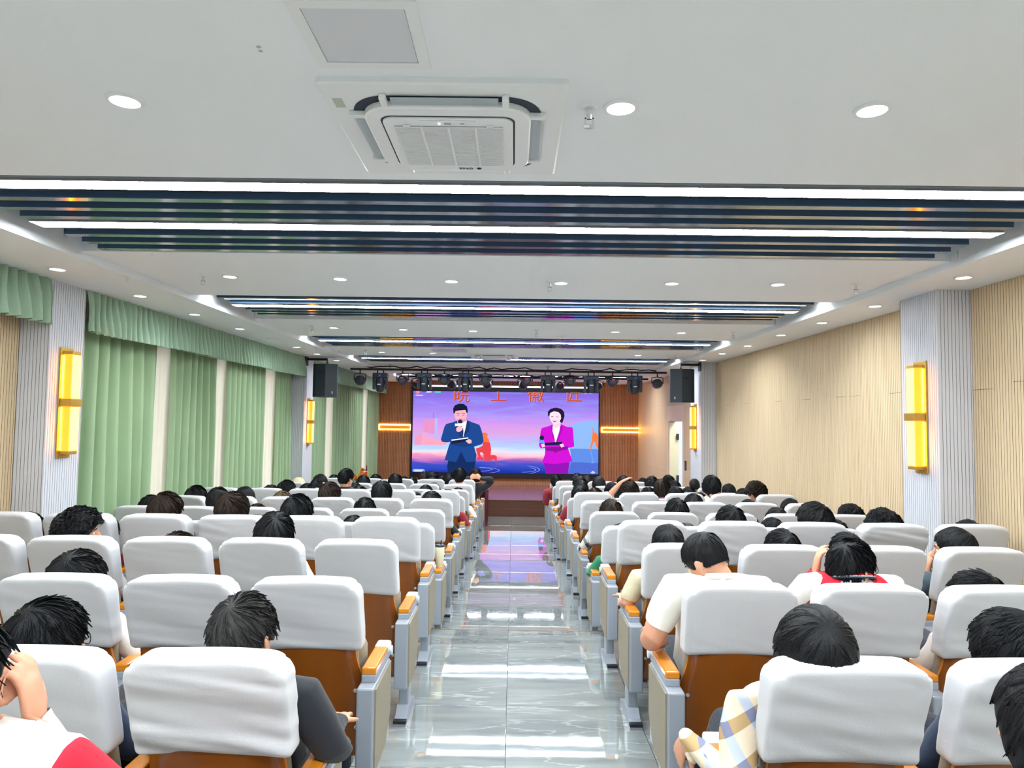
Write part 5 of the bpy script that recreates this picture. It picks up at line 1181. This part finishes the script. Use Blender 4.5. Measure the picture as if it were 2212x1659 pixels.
PEOPLE_N = [0]
def person(row, px, py, style='medium', hcol='black', shirt='#1a1e26', pose='lap', yaw=0, pitch=0, roll=0, sleeve='long', near=None, label=None, glasses=False, face=False, dy=0.0, pants='#1c2230', hat=None, head_s=1.0, var=None, seat=None, bulk=1.0, collar=None, hunch=0.0):
    """someone in ROW whose hair tops out at the photograph's (px, py)"""
    side = 'L' if px < 1110 else 'R'; xs = LEFT_X if side == 'L' else RIGHT_X; i0 = ROWS.index(row)
    cand = [row] if row in 'ZABCD' else sorted(ROWS[5:], key=lambda q: abs(ROWS.index(q) - i0 + 0.1))
    best = None
    for q in cand:                                      # the seat this head belongs to: free, close below it, at a believable height
        Pq = at(px, py, ROW_Y[q] + HEAD_C[1] + dy); hh = Pq.z - level_of_row(q)
        for k in range(len(xs)):
            if seat is not None and k != seat: continue
            if seat is None and (not seat_ok(q, side, k) or (q, side, k) in OCC): continue
            cost = 1.5 * abs(ROWS.index(q) - i0) * 0.1 + (abs(Pq.x - xs[k]) / 0.2) ** 2 * 0.25 + (max(0, 1.06 - hh, hh - 1.27) / 0.05) * 0.4
            if best is None or cost < best[0]: best = (cost, q, k, Pq, hh)
    cost, row, k, P, hh = best
    if cost > 0.9: print('SEAT?', px, py, row, k, round(cost, 2), round(hh, 2), round(P.x - xs[k], 2))
    if near is None: near = row in 'ZABCD'
    lv = level_of_row(row); OCC.add((row, side, k)); sx = xs[k]
    R = np.array((Matrix.Rotation(math.radians(yaw), 3, 'Z') @ Matrix.Rotation(math.radians(pitch), 3, 'X') @ Matrix.Rotation(math.radians(roll), 3, 'Y')))
    # where the head's centre must go so that the hair's top meets the measured height
    top_off = 0.145 * HEAD_S * head_s
    hc_target = np.array([P.x - sx, HEAD_C[1] + dy, P.z - lv - top_off])
    piv = NECK_P; hc_rot = piv + R @ (HEAD_C - piv)
    sh = hc_target - hc_rot
    tp = template(pose, near); V = tp['V'].copy(); Nn = tp['N']; z = V[:, 2]
    w = sstep(0.46, 0.90, z); w = np.where(np.isin(tp['vl'], ['leg', 'foot']), 0, w)
    if bulk != 1.0:
        b = np.where(np.isin(tp['vl'], ['torso', 'uarm']), 1, 0) * (bulk - 1); V[:, 0] *= 1 + b; V[:, 1] += (V[:, 1] - 0.3) * b
    wh = np.where(tp['vl'] == 'head', 1.0, np.where(np.isin(tp['vl'], ['neck', 'torso']), sstep(0.915, 0.99, z), 0.0))
    if head_s != 1.0: V = np.where((wh > 0.99)[:, None], HEAD_C + (V - HEAD_C) * head_s, V)
    V = V + wh[:, None] * ((piv + (V - piv) @ R.T) - V)
    Nr = Nn + wh[:, None] * (Nn @ R.T - Nn)
    wy = sstep(0.88, 0.99, z) if sh[1] < -0.03 else w
    V = V + np.stack([w * sh[0], wy * sh[1], w * (sh[2] + hunch * (1 - wh))], 1)
    if (row, side, k) in (('D', 'R', 4), ('D', 'L', 5), ('K', 'R', 4), ('K', 'L', 5)):          # knees turned away from the pillar ahead
        V[:, 0] += np.where(np.isin(tp['vl'], ['leg', 'foot']), sstep(0.45, 0.80, V[:, 1]) * (-0.26 if side == 'R' else 0.30), 0)
    rowname = ORD[ROWS.index(row)]
    seatw = 'aisle seat' if k == 0 else '%s seat' % ORD[k]
    if label is None:
        hn = ('%s %s hair' % (HNAME[style], {'black': 'black', 'brown': 'dark brown', 'grey': 'greying', 'light': 'light brown'}[hcol])) if not hat else 'wearing a %s' % hat[1]
        label = 'person %s %s, %s, %s row, %s' % ('with' if not hat else '', hn, SIDE[side], rowname, seatw); label = label.replace('  ', ' ')
    t = empty('person', (sx, ROW_Y[row], lv), label, 'person', 'audience')
    fl_ = tp['fl']; fz = tp['fc']
    body = obj('body', mesh_np('body', V, tp['T']), SKIN, t)
    sm = np.isin(fl_, ['torso', 'uarm'] + (['farm'] if sleeve == 'long' else []))
    if sleeve == 'short': sm = sm & ~((fl_ == 'uarm') & (tp['ft'] > 0.72))
    PEOPLE_N[0] += 1; sd = PEOPLE_N[0]
    wr_ = 0.0035 if near else 0.002
    if shirt == 'jacket':
        obj('jacket', sub_mesh('jacket', V, Nr, tp['T'], sm, 0.010, sd, wr_), jacket_mat(sh[0], 0.95 + sh[2] + hunch, row == 'Z'), t)
    else:
        obj('shirt', sub_mesh('shirt', V, Nr, tp['T'], sm, 0.009, sd, wr_), cloth_mat(shirt), t)
    obj('trousers', sub_mesh('trousers', V, Nr, tp['T'], fl_ == 'leg', 0.007, sd, 0.002), cloth_mat(pants), t)
    obj('shoes', sub_mesh('shoes', V, Nr, tp['T'], fl_ == 'foot', 0.006), cloth_mat('#20262e'), t)
    # head fittings ride on the head's own frame
    hc = hc_target
    Mh = Matrix.Translation(Vector(hc)) @ Matrix([list(r) for r in R]).to_4x4() @ Matrix.Scale(HEAD_S * head_s, 4)
    v_ = var if var is not None else (sd * 7) % 3
    ho = obj('hair', hair(style, v_, True), HM[hcol], t); ho.matrix_local = Mh
    if hat:
        cap = obj('hat', HAT_MESH, cloth_mat(hat[0]), t); cap.matrix_local = Mh
    if glasses:
        g = obj('spectacles', GLASSES, GLASS_FR, t); g.matrix_local = Mh
    if face:
        for s_ in (-1, 1):
            e = obj('eye', EYE, EYE_W, t); e.matrix_local = Mh @ Matrix.Translation((s_ * 0.031, 0.079, 0.004))
            ip = obj('iris', IRIS, EYE_B, e)
            eb = obj('eyebrow', BROW, HM['black'], t); eb.matrix_local = Mh @ Matrix.Translation((s_ * 0.031, 0.0, 0)) @ Matrix.Scale(s_, 4, (1, 0, 0))
        mo = obj('mouth', MOUTH, mat('lips', '#b5685e', 0.5) if 'lips' not in bpy.data.materials else bpy.data.materials['lips'], t); mo.matrix_local = Mh
    if collar is None and near: collar = [(shirt if shirt not in ('jacket',) else '#f1efe6', 0.070, 0.925, 0.952)]
    if collar:
        base = NECK_P + sh + np.array([0, 0, hunch * 0.8])
        for (c_, r0, z0, z1) in collar:
            prof = [(r0 + 0.010, z0 - 0.965), (r0, z1 - 0.965), (r0 - 0.004, z1 - 0.965), (r0 + 0.004, z0 - 0.965)]
            co = MB().lathe([(a, b) for a, b in prof], 28).mesh('collar', True)
            o_ = obj('collar', co, cloth_mat(c_), t); o_.matrix_local = Matrix.Translation(Vector(base)) @ Matrix.Scale(1.05, 4, (1, 0, 0)) @ Matrix.Rotation(-0.25, 4, 'X')
    return t, V, Nr, tp, hc, R
HAT_MESH = MB().lathe([(0.0, 0.142), (0.03, 0.139), (0.07, 0.12), (0.098, 0.08), (0.108, 0.03), (0.110, 0.0), (0.104, -0.004), (0.10, 0.03)], 24, (0, -0.005, 0.005)).mesh('hat', True)
for v_ in HAT_MESH.vertices: v_.co.y *= 1.14
GLASSES = MB()
for s_ in (-1, 1):
    P_ = [(s_ * 0.034 + 0.024 * math.cos(a) , 0.108 - 0.006 * abs(math.cos(a)), 0.002 + 0.02 * math.sin(a)) for a in np.linspace(0, 6.283, 17)]
    GLASSES.tube(P_, 0.0016, 6); GLASSES.tube([(s_ * 0.058, 0.100, 0.010), (s_ * 0.078, 0.06, 0.010), (s_ * 0.085, -0.01, 0.006)], 0.0017, 6)
GLASSES.tube([(-0.011, 0.110, 0.006), (0.011, 0.110, 0.006)], 0.0016, 6); GLASSES = GLASSES.mesh('spectacles', True)
EYE = MB().lathe([(0.0, -0.010), (0.007, -0.007), (0.011, 0.0), (0.007, 0.007), (0.0, 0.010)], 12, axis='y').mesh('eye', True)
IRIS = MB().lathe([(0.0055, 0.0075), (0.003, 0.0102), (0.0, 0.0106)], 10, axis='y').mesh('iris', True)
BROW = MB().tube([(-0.018, 0.092, 0.026), (0.0, 0.095, 0.031), (0.018, 0.086, 0.027)], [0.002, 0.004, 0.002], 6).mesh('eyebrow', True)
MOUTH = MB().tube([(-0.024, 0.090, -0.074), (-0.008, 0.1005, -0.072), (0.008, 0.1005, -0.072), (0.024, 0.090, -0.074)], [0.002, 0.0045, 0.0045, 0.002], 6).mesh('mouth', True)
# ------------------------------------------------------------------ who sits where (pixel of the top of the hair)
BK, WH, DR, NV, GR, BG, GN, OW, PG, SL, CH = '#1a1e26', '#eceae4', '#8b1f2e', '#1d2f4a', '#9a9c9c', '#c9c0a2', '#1f7a56', '#f1efe6', '#d6d2cc', '#3a4a55', '#20262e'
# curtain side, near rows
person('Z', -118, 1325, 'short', shirt='jacket', pose='face_r', yaw=-35, seat=0, var=1, bulk=1.3, hunch=0.05, collar=[('#f1efe6', 0.085, 0.945, 0.995), ('#1d2f6a', 0.083, 0.99, 0.998)], label='person in a white and red jacket raising a hand, corner by the curtain-side aisle')
person('A', 530, 1277, 'short', 'grey', BK, 'rest_r', yaw=-14, var=0, label='person with short greying hair in a black jacket, aisle seat, head tilted', seat=0, roll=-4, bulk=1.12)
person('A', 105, 1293, 'medium', 'black', NV, 'lap', yaw=-22, var=1, glasses=True, seat=1, label='person with tousled black hair and black spectacles, second seat, curtain side')
person('B', 168, 1191, 'full', 'black', PG, 'rest_r', yaw=-10, var=2, seat=2)
person('C', 592, 1108, 'full', 'black', WH, 'rest_r', yaw=4, var=0, roll=8)
person('C', 385, 1149, 'medium', 'brown', WH, 'rest_r', yaw=0, var=1)
person('C', 170, 1099, 'curly', 'black', GR, 'lap', yaw=-62, var=2, face=True, seat=3, label='person with wavy black hair glancing sideways toward the aisle, curtain side')
person('D', 643, 1068, 'medium', 'black', BK, 'lap', yaw=-16, var=2, glasses=True)
person('D', 503, 1064, 'full', 'brown', GR, 'lap', yaw=-12, var=1)
person('D', 360, 1063, 'medium', 'brown', BK, 'lap', yaw=-22, var=0)
person('D', 62, 1106, 'long', 'black', BK, 'lap', var=0, seat=5)
person('D', 222, 1112, 'long', 'black', '#8b1f2e', 'lap', yaw=-20, var=1, seat=4)
# curtain side, further rows
for a in (('E', 764, 1112, 'long', 'black', BK), ('E', 858, 1121, 'short', 'black', GR), ('F', 893, 1112, 'long', 'black', WH), ('E', 552, 1112, 'bob', 'black', BK),
          ('F', 933, 1062, 'full', 'black', BK, 'rest_r', -12), ('F', 789, 1075, 'medium', 'black', GR), ('F', 556, 1088, 'bob', 'brown', WH), ('F', 325, 1068, 'short', 'black', BK),
          ('G', 961, 1063, 'bob', 'black', PG, 'rest_r'), ('G', 825, 1040, 'full', 'black', BG), ('G', 713, 1042, 'full', 'brown', BK, 'lap', -25), ('G', 610, 1060, 'bob', 'light', WH),
          ('G', 529, 1051, 'bowl', 'black', WH), ('G', 424, 1049, 'medium', 'black', BK, 'lap', -25), ('G', 898, 1064, 'bob', 'black', BK),
          ('H', 619, 1038, 'full', 'black', PG, 'lap', -45), ('H', 585, 1047, 'bob', 'black', BK), ('H', 472, 1051, 'long', 'black', PG), ('H', 777, 1049, 'bob', 'black', GR), ('H', 968, 1057, 'bob', 'brown', DR, 'rest_r'), ('H', 920, 1047, 'bob', 'black', BK),
          ('I', 664, 1044, 'bob', 'black', BK), ('I', 767, 1042, 'bob', 'black', BK), ('I', 937, 1043, 'bob', 'black', NV, 'lap', 0, 'hat'), ('I', 990, 1053, 'bob', 'black', WH, 'rest_r'),
          ('J', 684, 1033, 'pony', 'black', BK), ('J', 785, 1028, 'full', 'black', BK), ('J', 934, 1031, 'full', 'black', CH), ('J', 645, 1031, 'short', 'black', BG, 'lap', 0, 'cap'),
          ('K', 692, 1024, 'bowl', 'black', PG, 'lap', -25), ('K', 722, 1025, 'bob', 'black', BK), ('J', 748, 1011, 'short', 'black', BK, 'lap', -30), ('K', 854, 1024, 'full', 'black', BK), 
          ('L', 812, 1024, 'bob', 'black', GR), ('L', 917, 1018, 'bob', 'brown', BK), ('L', 1028, 1012, 'medium', 'brown', BK, 'behind'),
          ('M', 873, 1029, 'bob', 'black', BK), ('M', 934, 1018, 'full', 'black', BK), ('M', 993, 1010, 'medium', 'black', WH, 'lap'), ('N', 890, 1030, 'bob', 'black', BK), ('N', 954, 1028, 'bob', 'black', BK), ('N', 969, 1024, 'full', 'black', NV),
          # timber-wall side
          ('E', 1342, 1131, 'bowl', 'black', GN, 'rest_l'), ('E', 1482, 1130, 'bob', 'grey', BK), ('E', 1668, 1117, 'long', 'black', WH), ('E', 1806, 1122, 'long', 'black', BK),
          ('F', 1320, 1080, 'full', 'brown', 'bwplaid', 'rest_l'), ('F', 1462, 1078, 'full', 'black', GR), ('F', 1615, 1110, 'bob', 'black', WH), ('F', 1678, 1096, 'bob', 'black', BK), ('F', 1838, 1092, 'curly', 'black', PG, 'lap', 15),
          ('G', 1498, 1065, 'long', 'black', BK), ('G', 1617, 1078, 'long', 'black', WH), ('G', 1707, 1076, 'long', 'black', BK),
          ('H', 1360, 1040, 'curly', 'brown', GR, 'onhead_l'), ('H', 1431, 1035, 'full', 'brown', DR, 'lap', -40), ('H', 1537, 1028, 'full', 'black', WH, 'onneck_r'), ('H', 1574, 1044, 'fade', 'black', BK, 'lap', 20), ('H', 1633, 1041, 'curly', 'brown', BK, 'lap', 40), ('H', 1512, 1064, 'bob', 'black', BK),
          ('I', 1252, 1050, 'full', 'black', DR, 'rest_l'), ('I', 1285, 1054, 'medium', 'brown', BK), ('I', 1330, 1048, 'long', 'black', WH), ('I', 1400, 1052, 'medium', 'black', BK), ('I', 1460, 1050, 'long', 'black', GR), ('I', 1488, 1051, 'bob', 'black', BK), ('I', 1605, 1054, 'long', 'black', BK),
          ('J', 1255, 1039, 'full', 'black', CH, 'rest_l'), ('J', 1322, 1043, 'full', 'black', BK), ('K', 1252, 1029, 'full', 'black', WH, 'rest_l'), ('K', 1294, 1029, 'bowl', 'black', PG), ('K', 1408, 1028, 'bob', 'black', BK), ('K', 1457, 1038, 'bob', 'black', BK), ('K', 1500, 1031, 'buzz', 'black', WH),
          ('L', 1246, 1022, 'bob', 'black', BK), ('L', 1347, 1028, 'full', 'black', BK), ('L', 1389, 1032, 'bob', 'black', BK), ('L', 1444, 1027, 'full', 'black', BK),
          ('M', 1201, 1025, 'pony', 'black', DR, 'rest_l'), ('M', 1268, 1027, 'bob', 'brown', BK)):
    row, px, py, stl, hc_, shc = a[:6]; pose = a[6] if len(a) > 6 else 'lap'; yw = a[7] if len(a) > 7 else 0
    kw = {}
    if len(a) > 8: kw['hat'] = (NV, 'navy knitted hat') if a[8] == 'hat' else ('#d9cfa6', 'cream cap')
    if pose == 'behind': kw['label'] = 'person in black with both hands behind the head, aisle end near the stage'
    if pose == 'onhead_l': kw['label'] = 'person with curly brown hair and one arm raised onto the head'
    if pose == 'onneck_r': kw['label'] = 'person in a white shirt with a hand on the back of the neck'
    if pose in ('onhead_l', 'onneck_r', 'rest_l') and row in 'FHEI': kw['sleeve'] = 'long' if shc in (WH, 'bwplaid', GN) and pose != 'onneck_r' else 'short'
    person(row, px, py, stl, hc_, shc, pose, yw, near=(row in 'EF'), **kw)
# timber-wall side, near rows
r1 = person('A', 1757, 1308, 'bowl', 'black', 'plaid', 'crook_l', pitch=10, var=0, roll=6, dy=-0.105, seat=0, label='person in a blue and tan plaid shirt resting the head back over the chair', head_s=1.04)
person('A', 2188, 1323, 'full', 'black', NV, 'lap', yaw=22, var=2, seat=1, label='person with full black hair at the picture edge, second seat, timber-wall side')
person('Z', 2305, 1425, 'long', 'black', BK, 'lap', yaw=20, var=0, seat=0, dy=-0.02, label='person with long dark hair cut by the picture edge, timber-wall side')
person('B', 1528, 1147, 'fade', 'black', OW, 'rest_l', yaw=40, pitch=-34, var=0, face=True, dy=0.12, seat=0, sleeve='short', bulk=1.18, hunch=0.055, label='person in a white T-shirt bowing the head and looking down, aisle seat')
gk = person('B', 1838, 1162, 'short', 'black', 'jacket', 'face_l', yaw=-64, var=2, glasses=True, face=True, dy=0.09, seat=1, bulk=1.15, hunch=0.105,
       collar=[('#1d2a52', 0.078, 0.955, 1.0), ('#c8102e', 0.088, 0.948, 0.962), ('#f1efe6', 0.092, 0.942, 0.949), ('#1d2a52', 0.096, 0.934, 0.943)], label='person in a white and red jacket with grey letters GK on the back')
person('B', 2110, 1233, 'medium', 'black', WH, 'lap', yaw=30, var=1, seat=2, label='person with tousled black hair bent low, third seat, timber-wall side')
person('C', 1443, 1131, 'fade', 'black', BG, 'rest_l', yaw=0, var=1, seat=0, sleeve='short', label='person with cropped hair in a beige shirt, elbow on the aisle armrest')
person('C', 1690, 1141, 'short', 'black', GR, 'lap', yaw=8, var=2, seat=1)
person('C', 1830, 1148, 'short', 'black', BK, 'lap', yaw=-5, var=0, seat=2)
person('C', 2062, 1138, 'fade', 'black', SL, 'face_l', yaw=48, var=2, face=True, seat=3, label='person with a faded haircut holding the chin in one hand')
person('D', 1578, 1090, 'short', 'black', BK, 'lap', yaw=18, var=1)
person('D', 1760, 1087, 'full', 'black', WH, 'lap', yaw=38, var=0, face=True)
person('D', 1908, 1103, 'curly', 'black', BK, 'lap', yaw=15, var=1)
person('D', 2093, 1122, 'short', 'black', GR, 'lap', yaw=10, var=2)

# grey letters across the shoulders of the white and red jacket
t_, V_, N_, tp_, hc_, R_ = gk
sel = (tp_['fl'] == 'torso') & (np.abs(tp_['fc'][:, 0]) < 0.10) & (tp_['fc'][:, 2] > 0.80)
zc = 0.893; back = V_[(np.abs(tp_['V'][:, 0]) < 0.05) & (np.abs(tp_['V'][:, 2] - zc) < 0.03) & (tp_['N'][:, 1] < -0.3)]
if len(back):
    c_ = back.mean(0); me = text_mesh('GK', 0.075)
    o = obj('back_lettering', me, mat('letter_grey', '#b9bec2', 0.8), t_); o.location = Vector((c_[0], back[:, 1].min() - 0.012, c_[2] + 0.012)); o.rotation_euler = (math.radians(52), 0, 0)

build_chairs()

# ---- cream tumbler on an aisle armrest
tx = LEFT_X[0] + 0.536 / 2; tyy = ROW_Y['E'] + 0.22
t = empty('tumbler', (tx, tyy, LEVEL[1] + 0.628), 'cream tumbler with a black lid standing on an aisle armrest', 'tumbler')
obj('cup', MB().lathe([(0.028, 0.0), (0.031, 0.004), (0.033, 0.06), (0.038, 0.075), (0.041, 0.17), (0.040, 0.172)], 24).mesh('cup', True), mat('tumbler_cream', '#e9e4c4', 0.4), t)
obj('lid', MB().lathe([(0.041, 0.172), (0.042, 0.18), (0.036, 0.19), (0.0, 0.192)], 24), mat('tumbler_lid', '#2a2e33', 0.3), t)
obj('straw', MB().tube([(0.008, 0, 0.19), (0.012, 0, 0.225)], 0.005, 8), M['rubber'], t)
